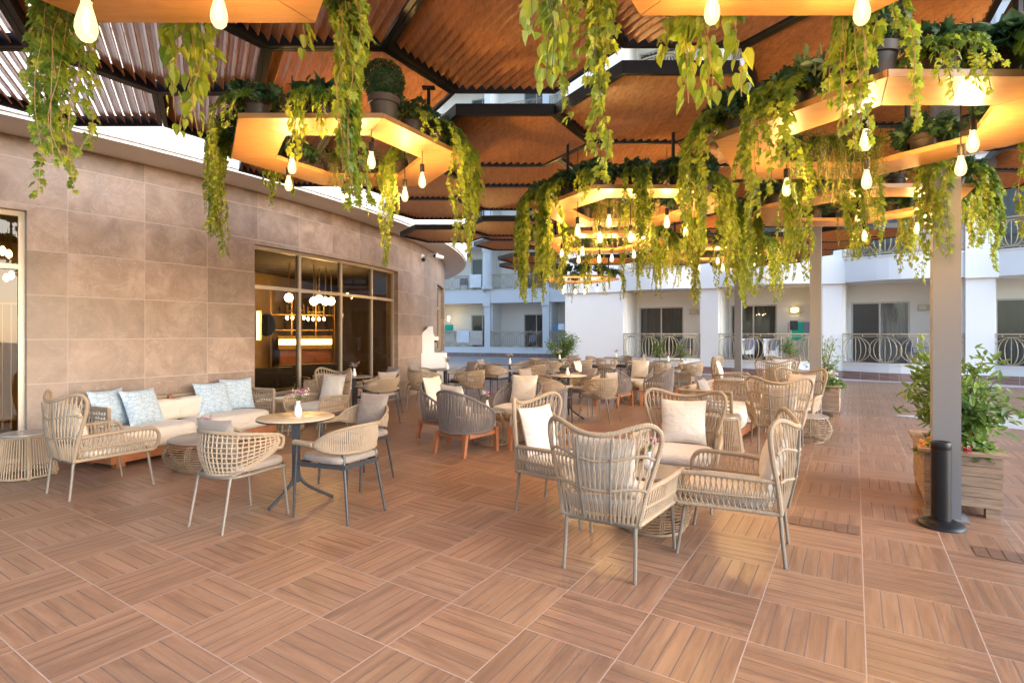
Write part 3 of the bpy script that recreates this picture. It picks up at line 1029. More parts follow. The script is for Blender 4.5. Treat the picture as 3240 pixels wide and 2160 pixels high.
# fluted column on the left wing's first floor
cx_, cy_ = lw((t1 + t2) / 2)
c = MB()
k = 28
prof = []
for z, r in ((4.14, .34), (4.30, .34), (4.34, .29), (6.35, .26), (6.5, .33), (6.75, .35)):
    prof.append((r, z))
ang = np.arange(k * 2) * pi / k
V = []
for r, z in prof:
    V.append(np.stack([cx_ + r * (1 - .06 * (np.arange(k * 2) % 2)) * np.cos(ang), cy_ - .2 + r * (1 - .06 * (np.arange(k * 2) % 2)) * np.sin(ang), np.full(k * 2, z)], 1))
P = np.stack(V, 1)
c.grid(P, close_u=True)
c.build("fluted_column", MT['plaster'], hb)
MB().box(-30, 30, 0, .3, 18.05, 18.4).build("eaves", MT['rooftile'], hb, loc=(8, 18.4, 0), rz=atan2(-3.3, 6))

# the wall lamp at the far left bay is lit
MB().box(0, .12, 0, .07, 2.25, 2.55).build("wall_lamp", MT['lamp_on'], hb, loc=(px(1416, 34.9), 34.9, 0))

# ------------------------------------------------------------------ pergola of hexagonal louvre panels
HA = 0.876
pg = thing("pergola", "dark steel pergola roof of hexagonal timber louvre panels on grey posts", "pergola", (0, 0, 0))
def hexpts(a, z=0):
    return [(a * cos(t * pi / 3), a * sin(t * pi / 3), z) for t in range(6)]
fm = MB()
H0 = np.array(hexpts(HA - .004)); H1 = np.array(hexpts(HA - .048))
for i in range(6):
    j = (i + 1) % 6
    V = []
    for z in (0, .098):
        for pnt in (H0[i], H0[j], H1[j], H1[i]):
            V.append((pnt[0], pnt[1], z))
    fm.add(V, [(3, 2, 1, 0), (4, 5, 6, 7), (0, 1, 5, 4), (2, 3, 7, 6)])
lv = MB()
dv, pv_ = np.array((-.5, .866)), np.array((.866, .5))
ri = (HA - .050)
hexn = [np.array((cos(radians(30 + 60 * t)), sin(radians(30 + 60 * t)))) for t in range(6)]
ap = ri * .866
for s_ in np.arange(-ap + .03, ap, .0715):
    lo, hi = -9, 9
    for nn in hexn:
        c0_, m0 = np.dot(nn, pv_) * s_, np.dot(nn, dv)
        if abs(m0) < 1e-6: continue
        lim = (ap - .004 - c0_) / m0
        if m0 > 0: hi = min(hi, lim)
        else: lo = max(lo, lim)
    if hi - lo < .04: continue
    # blade section in (p, z): low edge on the +p side, rounded
    sec = [(.040, .018), (.046, .026), (.030, .062), (.000, .088), (-.034, .106), (-.040, .098), (-.006, .076), (.020, .050)]
    V = []
    for l in (lo, hi):
        for a_, z in sec:
            c_ = pv_ * (s_ + a_) + dv * l
            V.append((c_[0], c_[1], z))
    n_ = len(sec)
    lv.add(V, [list(range(n_)), list(range(2 * n_ - 1, n_ - 1, -1))] + [(q, n_ + q, n_ + (q + 1) % n_, (q + 1) % n_) for q in range(n_)])
frame0 = fm.build("panel_frame", MT['black'], pg)
louv0 = lv.build("louvres", MT['louvre'], frame0)
first = True
cells = []
low = {(0, 1), (1, 0), (2, 1), (3, -1), (-1, 4), (0, 4), (2, 3), (3, 3), (4, 2), (1, 5), (4, 5), (3, 6), (5, 4), (2, 7), (5, 7)}
for i in range(-4, 7):
    for j in range(-3, 9):
        X = -.061 + 1.314 * i
        Y = 3.998 + 1.517 * j + (.759 if i % 2 else 0)
        if hypot(X - BC[0], Y - BC[1]) < 17.42: continue
        if Y < 2.3 or Y > 16.3: continue
        if i <= 0 and Y > 13.4: continue
        if i == 1 and Y > 13.6: continue
        if X - (3.54 + .26 * (Y - 4.41)) > 2.6: continue
        cells.append((X, Y, 3.42 if (i, j) in low else 3.6))
cells += [(.50, 14.30, 3.42), (.50, 15.82, 3.42)]
for X, Y, z in cells:
    if first:
        f = frame0; first = False
    else:
        f = frame0.copy(); COL.objects.link(f)
        l = louv0.copy(); COL.objects.link(l); l.parent = f
    f.location = (X, Y, z)
for X, Y, z in ((3.54, 4.41, 3.6), (5.42, 9.63, 3.6), (6.5, 15.5, 3.6)):
    b = MB().box(-.09, .09, -.09, .09, 0, z)
    rzp = atan2(E1[1], E1[0])
    po = b.build("post", MT['post'], pg, loc=(X, Y, 0), rz=rzp)
    MB().box(-.14, .14, -.14, .14, .002, .014).build("base_plate", MT['post'], po)
    MB().box(-.30, .30, -.05, .05, 3.50, 3.598).build("bracket", MT['black'], po)
beam = MB()
for (X0, Y0), (X1, Y1) in (((3.54, 4.41), (5.42, 9.63)), ((5.42, 9.63), (6.5, 15.5)), ((3.54, 4.41), (-4.6, 3.2)), ((5.42, 9.63), (-2.0, 9.6))):
    beam.bar((X0, Y0, 3.80), (X1, Y1, 3.80), .10, .14)
beam.build("roof_beam", MT['black'], pg)
for X, Y in ((.85, 14.30), (.85, 15.82), (1.2, 4.757), (-.06, 5.515)):
    MB().box(-.03, .03, -.03, .03, 3.536, 3.80).build("hanger", MT['black'], pg, loc=(X, Y, 0))
# ================================================================== furniture builders (front is +y)
def P3(*a):
    return np.array(a, float)

def cushion(w, d, h, round_=.05, n=14, puff=.02):
    """a box cushion with rounded rim, centred, bottom at 0"""
    t = np.linspace(-1, 1, n)
    prof = [(1 - round_ / max(w, d) * 1.6, 0), (1, .22), (1, .70), (1 - .03, .92), (.90, 1.0)]
    mb = MB()
    k = 48
    ang = np.arange(k) * 2 * pi / k
    def ring(s, z):
        e = 5.0
        c, s_ = np.cos(ang), np.sin(ang)
        r = (np.abs(c) ** e + np.abs(s_) ** e) ** (-1 / e)
        return np.stack([r * c * s * w / 2, r * s_ * s * d / 2, np.full(k, z)], 1)
    rings = [ring(.02, 0)] + [ring(a, b * h) for a, b in prof] + [ring(a, h + puff * (1 - a ** 2)) for a in (.7, .45, .2, .02)]
    return mb.grid(np.stack(rings, 1), close_u=True)

def pillow_mesh(s=.42, T=.15, n=17):
    u = np.linspace(-1, 1, n)
    A, B = np.meshgrid(u, u, indexing='ij')
    pin = 1 - .07 * (1 - np.abs(A) ** 2) * np.abs(B) ** 3
    pin2 = 1 - .07 * (1 - np.abs(B) ** 2) * np.abs(A) ** 3
    X, Z = A * s / 2 * pin2, (B * pin + 1) * s / 2
    Tt = T / 2 * np.clip((1 - A ** 2), 0, 1) ** .42 * np.clip((1 - B ** 2), 0, 1) ** .42
    Tt = Tt * (1 + .08 * np.sin(3 * A + 1) * np.cos(2.4 * B))
    mb = MB()
    mb.grid(np.stack([X, Tt, Z], -1))
    mb.grid(np.stack([X, -Tt, Z], -1)[::-1])
    return mb

def mk_pillow(mat, s=.42, T=.15):
    def f():
        o = pillow_mesh(s, T).build("throw_pillow", MT[mat], None, 'all')
        return o
    return f

def legs(parent, pts, r0, r1, mat, name="leg", bend=None):
    for p, q in pts:
        mb = MB()
        p, q = P3(*p), P3(*q)
        if bend:
            path = catmull([p + P3(0, bend * (1 if p[1] < 0 else -1), .012), p + P3(0, 0, -.01), p * .6 + q * .4, q], 4)
        else:
            path = np.array([p, q])
        mb.tube(path, np.linspace(r0, r1, len(path)), 8)
        mb.lathe([(r1 * 1.15, 0), (r1 * 1.15, .012)], 8, (q[0], q[1], 0))
        mb.build(name, mat, parent, True)

def wing_chair():
    t = thing("wingback_armchair", "", "armchair")
    legs(t, [((x, -.30, .335), (x * 1.03, -.335, 0)) for x in (-.225, .225)] + [((x, .27, .345), (x * 1.03, .325, 0)) for x in (-.30, .30)], .014, .011, MT['taupe'], bend=.05)
    m = MB()
    m.tube([(-.225, -.302, .322), (.225, -.302, .322)], .008, 6)
    for sx in (-1, 1): m.tube([(sx * .25, -.31, .33), (sx * .285, -.295, .55)], .012, 6)
    for sx in (-1, 1): m.tube(along([(sx * .085, -.345, .345), (sx * .10, -.40, .60), (sx * .115, -.412, .865)], 6), .008, 6)
    m.build("metal_frame", MT['taupe'], t, True)
    half = [(.25, -.31, .345), (.288, -.292, .53), (.335, -.268, .70), (.368, -.255, .83), (.362, -.262, .905), (.315, -.295, .945), (.24, -.335, .935), (.12, -.385, .895), (0, -.405, .880)]
    frame = catmull([(-x, y, z) for x, y, z in half] + half[-2::-1], 5)
    m = MB()
    m.tube(frame, .0165, 8)
    for sx in (-1, 1):
        arm = catmull([(sx * .290, -.285, .555), (sx * .345, -.05, .570), (sx * .37, .20, .575), (sx * .372, .30, .560), (sx * .362, .345, .50), (sx * .348, .345, .42), (sx * .335, .325, .36)], 5)
        m.tube(arm, .0165, 8)
        m.tube(catmull([(sx * .27, -.30, .445), (sx * .325, 0, .445), (sx * .35, .335, .445)], 4), .010, 6)
    m.build("bound_frame", MT['wrap'], t, True)
    m = MB()
    m.tube(along([(-.25, -.31, .345), (-.335, .325, .355), (.335, .325, .355), (.25, -.31, .345), (-.25, -.31, .345)], 60), .0155, 8)
    def back(s, tt):
        # s in -1..1 across, tt 0 (seat) .. 1 (top rail)
        xb, yb, zb = .25 * s, -.315 - .02 * (1 - s * s), .35
        xt = .355 * s
        a = abs(xt)
        H = np.array(half)
        sel = H[4:]            # the top rail from the corner to the middle
        yt = np.interp(a, sel[::-1, 0], sel[::-1, 1]); zt = np.interp(a, sel[::-1, 0], sel[::-1, 2])
        bul = -.035 * sin(pi * tt) * (1 - s * s * .7)
        wid = 1 + .10 * sin(pi * tt) * tt
        return P3((xb + (xt - xb) * tt) * (1 + .12 * sin(pi * tt) * (tt - .2)), yb + (yt - yb) * tt + bul, zb + (zt - zb) * tt)
    for tt in (.36, .70):
        m.tube(np.array([back(s, tt) for s in np.linspace(-1.0, 1.0, 15)]), .010, 6)
    m.build("rails", MT['wrap'], t, True)
    m = MB()
    for s in np.linspace(-.95, .95, 19):
        for ds in (-.026, .026):
            path = np.array([back(np.clip(s + ds * k_, -1, 1), q) for q, k_ in ((0, .3), (.18, .9), (.36, -.5), (.53, .8), (.70, -.5), (.86, .9), (1.0, -.6))])
            m.tube(path, .0050, 5, cap=False)
    m.build("back_ropes", MT['rope'], t, True)
    for sx in (-1, 1):
        m = MB()
        for k in range(18):
            f = (k + .5) / 18
            y = -.285 + f * .60
            xa = np.interp(y, [-.285, -.05, .2, .34], [.290, .345, .37, .366]); xm = np.interp(y, [-.30, 0, .335], [.27, .325, .35]); xs = np.interp(y, [-.31, .325], [.25, .335])
            za = np.interp(y, [-.285, .2, .30, .345], [.555, .575, .558, .50])
            d_ = .013 * (1 if k % 2 else -1)
            for e in (-1, 1):
                m.tube([(sx * xa, y + d_ * e * .5, za), (sx * xm, y - d_ * e, .445), (sx * xs, y + d_ * e,   .357)], .0048, 5, cap=False)
        m.build("side_ropes", MT['rope'], t, True)
    c = cushion(.56, .57, .10).build("seat_cushion", MT['cream'], t, 'all')
    c.location = (0, .02, .352)
    return t

def tub_chair():
    """lattice rope tub chair on bent tube legs"""
    t = thing("lattice_chair", "", "chair")
    phis = np.radians(np.linspace(-112, 112, 41))
    def rimp(ph):
        a = abs(ph) / radians(112)
        return P3(.30 * sin(ph) * (1 - .05 * a ** 4), -.02 - .27 * cos(ph) + .10 * max(0, a - .55) * 1.2, .745 - .065 * a ** 2)
    def lowp(ph):
        a = abs(ph) / radians(112)
        return P3(.225 * sin(ph) * (1 + .28 * a ** 3), -.02 - .235 * cos(ph) + .10 * max(0, a - .55) * 1.2, .415 + .15 * max(0, a - .42) ** 1.25 / .58 ** 1.25 * 1.05)
    top = np.array([rimp(p) for p in phis]); low = np.array([lowp(p) for p in phis])
    tipR = catmull([top[-1], top[-1] + P3(-.003, .055, -.035), low[-1] + P3(.006, .045, .005), low[-1]], 5)
    tipL = tipR * P3(-1, 1, 1)
    loop = np.concatenate([top, tipR[1:-1], low[::-1], tipL[::-1][1:-1]])
    m = MB(); m.tube(loop, .0145, 8, closed=True)
    m.build("bound_rim", MT['wrap'], t, True)
    m = MB()
    n = 31
    PH = np.radians(np.linspace(-109, 109, n))
    def surf(ph, q):
        a, b = rimp(ph), lowp(ph)
        p = a + (b - a) * q
        k = .028 * sin(pi * q)
        d = P3(sin(ph), -cos(ph), 0)
        return p + d * k
    for i, ph in enumerate(PH):
        off = .012 if i % 2 else -.006
        m.tube(np.array([surf(ph + off * (1 if k % 2 else -1), q) for k, q in enumerate((0, .2, .4, .6, .8, 1))]), .0064, 4, cap=False)
    for q in (.10, .22, .34, .46, .58, .70, .82, .92):
        lim = radians(112)
        m.tube(np.array([surf(p, q) for p in np.linspace(-lim, lim, 29)]), .0060, 4, cap=False)
    m.build("rope_lattice", MT['rope'], t, True)
    fr = MB()
    ring = catmull([(-.215, -.20, .405), (-.235, .10, .41), (-.225, .24, .41), (0, .275, .41), (.225, .24, .41), (.235, .10, .41), (.215, -.20, .405), (0, -.26, .40)], 5, True)
    fr.tube(ring, .012, 7, closed=True)
    fr.build("seat_ring", MT['taupe'], t, True)
    legs(t, [((x, -.225, .405), (x * 1.05, -.30, 0)) for x in (-.19, .19)] + [((x, .225, .405), (x * 1.07, .265, 0)) for x in (-.218, .218)], .0125, .010, MT['taupe'], bend=.04)
    c = cushion(.46, .47, .065, puff=.012).build("seat_cushion", MT['taupe_fab'], t, 'all')
    c.location = (0, .03, .418)
    return t

def fan_chair():
    """rope fan-back armchair on dark tapered steel legs"""
    t = thing("fan_chair", "", "chair")
    phis = np.radians(np.linspace(-90, 90, 33))
    def top(ph):
        a = abs(ph) / (pi / 2)
        return P3(.29 * sin(ph), -.03 - .27 * cos(ph), .755 - .125 * a ** 2.4)
    def low(ph):
        a = abs(ph) / (pi / 2)
        return P3(.285 * sin(ph), -.03 - .25 * cos(ph), .545 + .05 * a ** 3)
    m = MB()
    for fn in (top, low):
        ends = []
        pts = [fn(p) for p in phis]
        L_ = [P3(-.285, .20, .617 if fn is top else .603)]
        m.tube(np.array(L_ + pts + [L_[0] * P3(-1, 1, 1)]), .0125, 8)
    m.build("bound_rim", MT['wrap'], t, True)
    for sx in (-1, 1):
        MB().tube(along([(sx * .288, .215, .612), (sx * .292, -.01, .613)], 12), .023, 8).build("bound_arm", MT['wrap'], t, True)
    m = MB()
    for i, f in enumerate(np.linspace(-.985, .985, 62)):
        ph = f * pi / 2
        a, b = top(ph), low(ph * .97)
        mid = (a + b) / 2 + P3(sin(ph), -cos(ph), 0) * .012
        m.tube([a, mid, b], .0062, 4, cap=False)
    m.build("rope_fan", MT['rope'], t, True)
    legs(t, [((x, .20, .61), (x * 1.02, .235, 0)) for x in (-.275, .275)], .0145, .009, MT['dark'])
    legs(t, [((x, -.215, .555), (x * 1.25, -.31, 0)) for x in (-.165, .165)], .0145, .009, MT['dark'])
    m = MB()
    sr = [(-.275, .215, .435), (.275, .215, .435), (.185, -.245, .435), (-.185, -.245, .435)]
    for a, b in zip(sr, sr[1:] + sr[:1]): m.bar(a, b, .014, .035)
    m.build("seat_frame", MT['dark'], t)
    c = cushion(.49, .48, .06, puff=.02).build("seat_cushion", MT['taupe_fab'], t, 'all')
    c.location = (0, -.005, .453)
    return t

def grey_chair():
    """deep grey rope lounge chair on teak legs"""
    t = thing("rope_lounge_chair", "", "lounge chair")
    phis = np.radians(np.linspace(-118, 118, 61))
    def rad(ph): return P3(.345 * sin(ph), 0, 0) + P3(0, -.05 - .29 * cos(ph), 0)
    def top(ph):
        a = abs(ph) / radians(118)
        p = rad(ph); p[1] += .28 * max(0, a - .55) ** 1.3; p[0] *= 1 - .02 * a
        p[2] = .79 - .29 * a ** 1.7; return p
    def low(ph):
        a = abs(ph) / radians(118)
        p = rad(ph) * .90; p[1] += .28 * max(0, a - .55) ** 1.3
        p[2] = .275 + .01 * a; return p
    T_, L_ = np.array([top(p) for p in phis]), np.array([low(p) for p in phis])
    e = catmull([T_[-1], T_[-1] + P3(-.006, .035, -.03), (T_[-1] + L_[-1]) / 2 + P3(0, .045, 0), L_[-1] + P3(.004, .03, .02), L_[-1]], 4)
    loop = np.concatenate([T_, e[1:-1], L_[::-1], (e * P3(-1, 1, 1))[::-1][1:-1]])
    MB().tube(loop, .0165, 8, closed=True).build("bound_rim", MT['gwrap'], t, True)
    m = MB()
    for i, ph in enumerate(np.radians(np.linspace(-116, 116, 62))):
        a, b = top(ph), low(ph)
        q = ph + (.05 if i % 2 else -.012)
        a2 = top(np.clip(q, -2.06, 2.06))
        mid = a * .45 + b * .55 + P3(sin(ph), -cos(ph), 0) * .016
        m.tube([a2, mid, b], .0088, 5, cap=False)
    m.build("rope_back", MT['grope'], t, True)
    for sx in (-1, 1):
        MB().taper((sx * .235, -.255, .27), (sx * .245, -.30, 0), .052, .036).build("leg", MT['teak'], t)
        MB().taper((sx * .275, .265, .30), (sx * .275, .285, 0), .060, .042).build("leg", MT['teak'], t)
    m = MB()
    for a, b in (((-.275, .265), (.275, .265)), ((-.235, -.252), (.235, -.252)), ((-.26, -.22), (-.272, .24)), ((.26, -.22), (.272, .24))):
        m.bar((*a, .245), (*b, .245), .03, .05)
    m.build("wood_frame", MT['teak'], t)
    c = cushion(.56, .60, .15, puff=.025).build("seat_cushion", MT['cream'], t, 'all')
    c.location = (0, .045, .283)
    return t

def cafe_table(top='slate'):
    def f():
        t = thing("cafe_table", "", "table")
        MB().lathe([(.315, .734), (.33, .738), (.33, .745), (.326, .748)], 48).build("table_top", MT[top], t, True)
        MB().lathe([(.318, .7265), (.331, .7275), (.331, .7335), (.318, .7345)], 48).build("edge", MT['black'], t, True)
        m = MB()
        m.box(-.034, .034, -.022, .022, .16, .715)
        m.box(-.12, .12, -.012, .012, .7155, .726); m.box(-.012, .012, -.12, .12, .7156, .7258)
        m.build("column", MT['dark'], t)
        for k in range(3):
            a = radians(90 + 120 * k + 20)
            pth = catmull([(.018 * cos(a), .018 * sin(a), .40), (.03 * cos(a), .03 * sin(a), .22), (.11 * cos(a), .11 * sin(a), .12), (.32 * cos(a), .32 * sin(a), .012)], 5)
            MB().tube(pth, .0155, 6).build("leg", MT['dark'], t, True)
        return t
    return f

def rattan_table(h, rt, rb, belly, rows):
    def f():
        t = thing("rattan_table", "", "side table")
        MB().lathe([(rt * .98, h - .016), (rt * 1.04, h - .012), (rt * 1.04, h - .003), (rt * 1.03, h)], 40).build("table_top", MT['slate'], t, True)
        def R(q): return rb + (rt - rb) * q + (belly - (rt + rb) / 2) * sin(pi * min(1, q * 1.02)) ** .8
        m = MB(); a = np.linspace(0, 2 * pi, 49)
        for k in range(rows):
            q = (k + .3) / rows
            z = .012 + q * (h - .035)
            rr = R(q) + .004 * np.sin(a * 17 + k * 2.4)
            m.tube(np.stack([rr * np.cos(a), rr * np.sin(a), z + .004 * np.sin(a * 5 + k)], 1)[:-1], .0040, 4, closed=True)
        for k in range(8):
            for d_ in (-.05, 0, .05):
                aa = k * pi / 4 + d_
                m.tube([(R(q) * .985 * cos(aa), R(q) * .985 * sin(aa), .008 + q * (h - .03)) for q in np.linspace(0, 1, 8)], .0052, 4)
        m.tube(np.stack([rb * np.cos(a), rb * np.sin(a), 0 * a + .008], 1)[:-1], .008, 5, closed=True)
        m.build("rattan_weave", MT['rattan'], t, True)
        return t
    return f

def drum_stool():
    t = thing("rope_drum_table", "", "side table")
    MB().lathe([(.20, .436), (.215, .44), (.215, .452), (.212, .456)], 40).build("table_top", MT['slate'], t, True)
    a = np.linspace(0, 2 * pi, 49)[:-1]
    m = MB()
    m.tube(np.stack([.208 * np.cos(a), .208 * np.sin(a), 0 * a + .425], 1), .012, 6, closed=True)
    m.tube(np.stack([.262 * np.cos(a), .262 * np.sin(a), 0 * a + .022], 1), .013, 6, closed=True)
    for k in range(6):
        q = k * pi / 3 + .3
        m.tube([(.212 * cos(q), .212 * sin(q), .43), (.264 * cos(q), .264 * sin(q), .0)], .0165, 7)
    m.build("bound_frame", MT['wrap'], t, True)
    m = MB()
    for k in range(66):
        q = k * 2 * pi / 66
        m.tube([(.21 * cos(q), .21 * sin(q), .425), (.262 * cos(q), .262 * sin(q), .022)], .0052, 4, cap=False)
    m.build("ropes", MT['rope'], t, True)
    return t

def woven_panel(m, mr, L, z0, z1, thick=.06, nx=20, nz=9):
    """a rope woven screen in the xz plane, x 0..L"""
    for z in (z0, z1): mr.tube(along([(0, 0, z), (L, 0, z)], max(6, int(L * 20))), .020, 7)
    for k in range(int(L / .05)):
        x = .03 + k * .05
        for e in (-.008, .008): m.tube([(x + e, .012, z0), (x + e * .3, -.012, (z0 + z1) / 2), (x + e, .012, z1)], .0048, 4, cap=False)
    for k in range(nz):
        z = z0 + (k + .7) * (z1 - z0) / (nz + .4)
        xs = np.linspace(0, L, int(L / .1) * 2)
        m.tube(np.stack([xs, .012 * np.cos(np.arange(len(xs)) * pi), np.full(len(xs), z) + .006 * np.sin(xs * 9 + k)], 1), .0050, 4, cap=False)
        m.tube(np.stack([xs, .012 * np.cos(np.arange(len(xs)) * pi), np.full(len(xs), z + .013) + .006 * np.sin(xs * 9 + k)], 1), .0050, 4, cap=False)

def sofa(label, L, D, split, ends=(True, True), hb_=.66):
    """x along the length, front at y=0, back at y=D"""
    def f():
        t = thing("woven_sofa", label, "sofa")
        m = MB()
        m.box(.02, L - .02, .02, D - .02, .055, .155)
        for x in (.10, L / 2, L - .16): m.box(x, x + .09, .06, .15, 0, .0545); m.box(x, x + .09, D - .15, D - .06, 0, .0545)
        for x in (0.0, L * split - .02, L - .05):
            m.box(x, x + .05, D - .055, D - .0, .156, hb_ + .012)
        m.build("wood_base", MT['teak'], t)
        w, wr = MB(), MB()
        woven_panel(w, wr, L * split - .09, .20, hb_)
        b = w.build("back_weave", MT['rope'], t, True); b.location = (.055, D - .028, 0)
        r = wr.build("bound_rail", MT['wrap'], t, True); r.location = (.055, D - .028, 0)
        w, wr = MB(), MB()
        woven_panel(w, wr, L * (1 - split) - .09, .20, hb_)
        b = w.build("back_weave", MT['rope'], t, True); b.location = (L * split + .035, D - .028, 0)
        r = wr.build("bound_rail", MT['wrap'], t, True); r.location = (L * split + .035, D - .028, 0)
        for k, x in enumerate((.022, L - .028)):
            if not ends[k]: continue
            w, wr = MB(), MB()
            woven_panel(w, wr, D - .11, .20, hb_)
            wr.tube(along([(D - .11, 0, .16), (D - .11, 0, hb_)], 10), .022, 7)
            b = w.build("arm_weave", MT['rope'], t, True); b.location = (x, D - .05, 0); b.rotation_euler = (0, 0, radians(-90))
            r = wr.build("bound_arm", MT['wrap'], t, True); r.location = (x, D - .05, 0); r.rotation_euler = (0, 0, radians(-90))
        for a, b_ in ((.055, L * split - .005), (L * split + .005, L - .055)):
            c = cushion(b_ - a, D - .10, .22, round_=.03, puff=.022).build("seat_cushion", MT['cream'], t, 'all')
            c.location = ((a + b_) / 2, (D - .12) / 2 + .02, .158)
        return t
    return f

def vase(white=True, seed=0, fl='magenta'):
    def f():
        t = thing("flower_vase", "", "vase")
        MB().lathe([(.026, 0), (.034, .012), (.036, .04), (.026, .075), (.016, .105), (.019, .135), (.016, .134), (.012, .10)], 16).build("vase", MT['white'], t, True)
        rng = np.random.default_rng(seed)
        st, pe, gy, lf = MB(), MB(), MB(), MB()
        for k in range(16):
            a, r = rng.uniform(0, 2 * pi), rng.uniform(.02, .085)
            tip = P3(r * cos(a), r * sin(a), rng.uniform(.18, .245))
            st.tube(catmull([(0, 0, .10), tip * P3(.3, .3, .75), tip], 3), .0013, 3)
            if k < 9:
                for q in range(9):
                    b = q * 2 * pi / 9
                    w_ = .016
                    c, s_ = cos(b), sin(b)
                    pe.add([tip, tip + P3(w_ * cos(b - .35), w_ * sin(b - .35), .006), tip + P3(w_ * 1.35 * c, w_ * 1.35 * s_, .002), tip + P3(w_ * cos(b + .35), w_ * sin(b + .35), .006)], [(0, 1, 2, 3)])
                pe.lathe([(.007, .001), (.008, .007), (.003, .010)], 6, tip)
            else:
                for q in range(12):
                    o = tip + rng.normal(0, .016, 3)
                    gy.lathe([(.0005, -.004), (.0045, 0), (.0005, .004)], 4, o)
            for q in range(4):
                b = rng.uniform(0, 2 * pi); o = tip * P3(.6, .6, .8) + rng.normal(0, .008, 3)
                v = P3(cos(b), sin(b), .3) * .028; n_ = P3(-sin(b), cos(b), 0) * .008
                lf.add([o, o + v * .5 + n_, o + v, o + v * .5 - n_], [(0, 1, 2, 3)])
        st.build("stems", MT['shrub'], t); pe.build("blossoms", MT[fl], t); gy.build("small_blossoms", MT['whitep'], t); lf.build("leaves", MT['shrub'], t)
        return t
    return f

KIND = {'W': wing_chair, 'L': tub_chair, 'F': fan_chair, 'G': grey_chair}
CATS = {'W': "armchair", 'L': "chair", 'F': "chair", 'G': "lounge chair"}
GRP = {'W': "wingback rope armchairs", 'L': "lattice rope tub chairs", 'F': "rope fan armchairs on dark legs", 'G': "grey rope lounge chairs"}
NOUN = {'W': "rope wingback armchair", 'L': "lattice rope chair", 'F': "fan-back rope armchair", 'G': "grey rope lounge chair"}
SHORT = {'W': "wingback", 'L': "lattice chair", 'F': "fan-back chair", 'G': "grey lounge chair"}
SEATZ = {'W': (.455, -.195, .28, .42), 'L': (.488, -.16, .22, .36), 'F': (.520, -.17, .28, .36), 'G': (.452, -.16, .24, .42)}

def chair(kind, x, y, d, where, pillow=None, jitter=0.0, pdesc=None):
    rz = facing(d) + jitter
    place(kind, KIND[kind], x, y, 0, rz, NOUN[kind] + " " + where, CATS[kind], GRP[kind])
    if pillow:
        z, yo, tilt, s = SEATZ[kind]
        off = P3(-sin(rz), cos(rz), 0) * yo
        place('pil_' + pillow + str(s), mk_pillow(pillow, s, .14 if s > .4 else .11), x + off[0], y + off[1], z, rz + (.12 if jitter >= 0 else -.12),
              {"cream": "cream", "taupe_fab": "taupe", "grey_fab": "dark grey"}[pillow] + " pillow on the " + SHORT[kind] + ", " + where.replace(" side of the table", " of the table").replace("on the ", "", 1), "pillow", "loose chair pillows", tilt=tilt)

def off(c, d, r):
    return c[0] + d[0] * r, c[1] + d[1] * r

# ---- front right group of wingback chairs round a rattan table
T1 = (1.09, 4.20)
place('rat_mid', rattan_table(.43, .23, .24, .30, 17), *T1, 0, 0, "round rattan table hemmed in by the four front wingback armchairs", "side table", "rattan tables")
chair('W', .70, 3.625, (.50, .866), "nearest the camera with its back turned to it", 'cream', -.0)
chair('W', 1.56, 3.80, -E1, "in the right foreground, turned sideways to face left", 'cream', .06)
chair('W', .44, 4.55, E1, "of the front group at its left", 'cream', -.06)
chair('W', 1.52, 4.90, -E2, "of the front group facing the camera", 'cream', .10)
# ---- back right group
chair('W', 3.42, 6.95, (.40, .91), "turned away beside the right sofa", 'cream')
chair('W', 4.26, 8.15, (-.62, -.78), "beside the grey post, facing left", 'cream', -.12)
chair('W', 5.45, 11.2, (.40, .91), "farther back, turned away, left of the box planter", 'cream')
chair('W', 4.95, 12.2, E1, "of the far right group, leftmost, seen from its side", 'cream')
chair('W', 6.45, 12.9, (-.5, -.85), "of the far right group facing the camera", 'cream')
place('rat_low', rattan_table(.35, .30, .26, .36, 14), 4.07, 7.55, 0, 0, "low rattan table with a slate top at the right edge of the seating", "side table", "rattan tables")
# ---- left group by the stone wall
place('rat_pouf', rattan_table(.33, .41, .34, .475, 14), -3.38, 6.08, 0, 0, "wide low rattan coffee table in front of the cream sofa", "side table", "rattan tables")
chair('W', -3.98, 5.22, (.50, .866), "at the left end of the long sofa", 'cream')
chair('W', -2.86, 8.05, (-.45, -.89), "before the bar window", 'cream')
place('drum', drum_stool, -5.10, 5.66, 0, 0, "rope drum side table at the left edge by the lit window", "side table", "rope drum tables")
place('drum', drum_stool, -3.50, 8.36, 0, 0.4, "rope drum side table between the cream sofa and the bar window chair", "side table", "rope drum tables")
place('drum', drum_stool, 2.66, 6.86, 0, 0.9, "rope drum side table against the woven arm of the right sofa", "side table", "rope drum tables")

ax = np.array((.407, .9135))
S0 = np.array((-4.37, 5.87))
so = sofa("long cream sofa with woven rope back along the stone wall", 2.28, .70, .48)()
so.location = (*S0, 0); so.rotation_euler = (0, 0, atan2(ax[1], ax[0]))
nrm = np.array((-ax[1], ax[0]))
for k, (s, dep, mat, lab, z, tw, tl, sz) in enumerate([
        (.33, .50, 'print', "blue leaf print pillow leaning at the left end of the cream sofa, partly behind another", .385, .25, .30, .46),
        (.62, .34, 'print', "blue leaf print pillow second from left on the cream sofa, in front of its neighbour", .385, .15, .42, .46),
        (1.55, .36, 'print', "blue leaf print pillow third from left on the cream sofa", .385, -.12, .40, .46),
        (1.98, .44, 'print', "blue leaf print pillow in the right corner of the cream sofa", .385, -.25, .28, .46)]):
    p = S0 + ax * s + nrm * dep
    place('sofapil', mk_pillow('print', .46, .16), p[0], p[1], z, atan2(ax[1], ax[0]) + pi + tw, lab, "pillow", "blue leaf print pillows", tilt=tl)
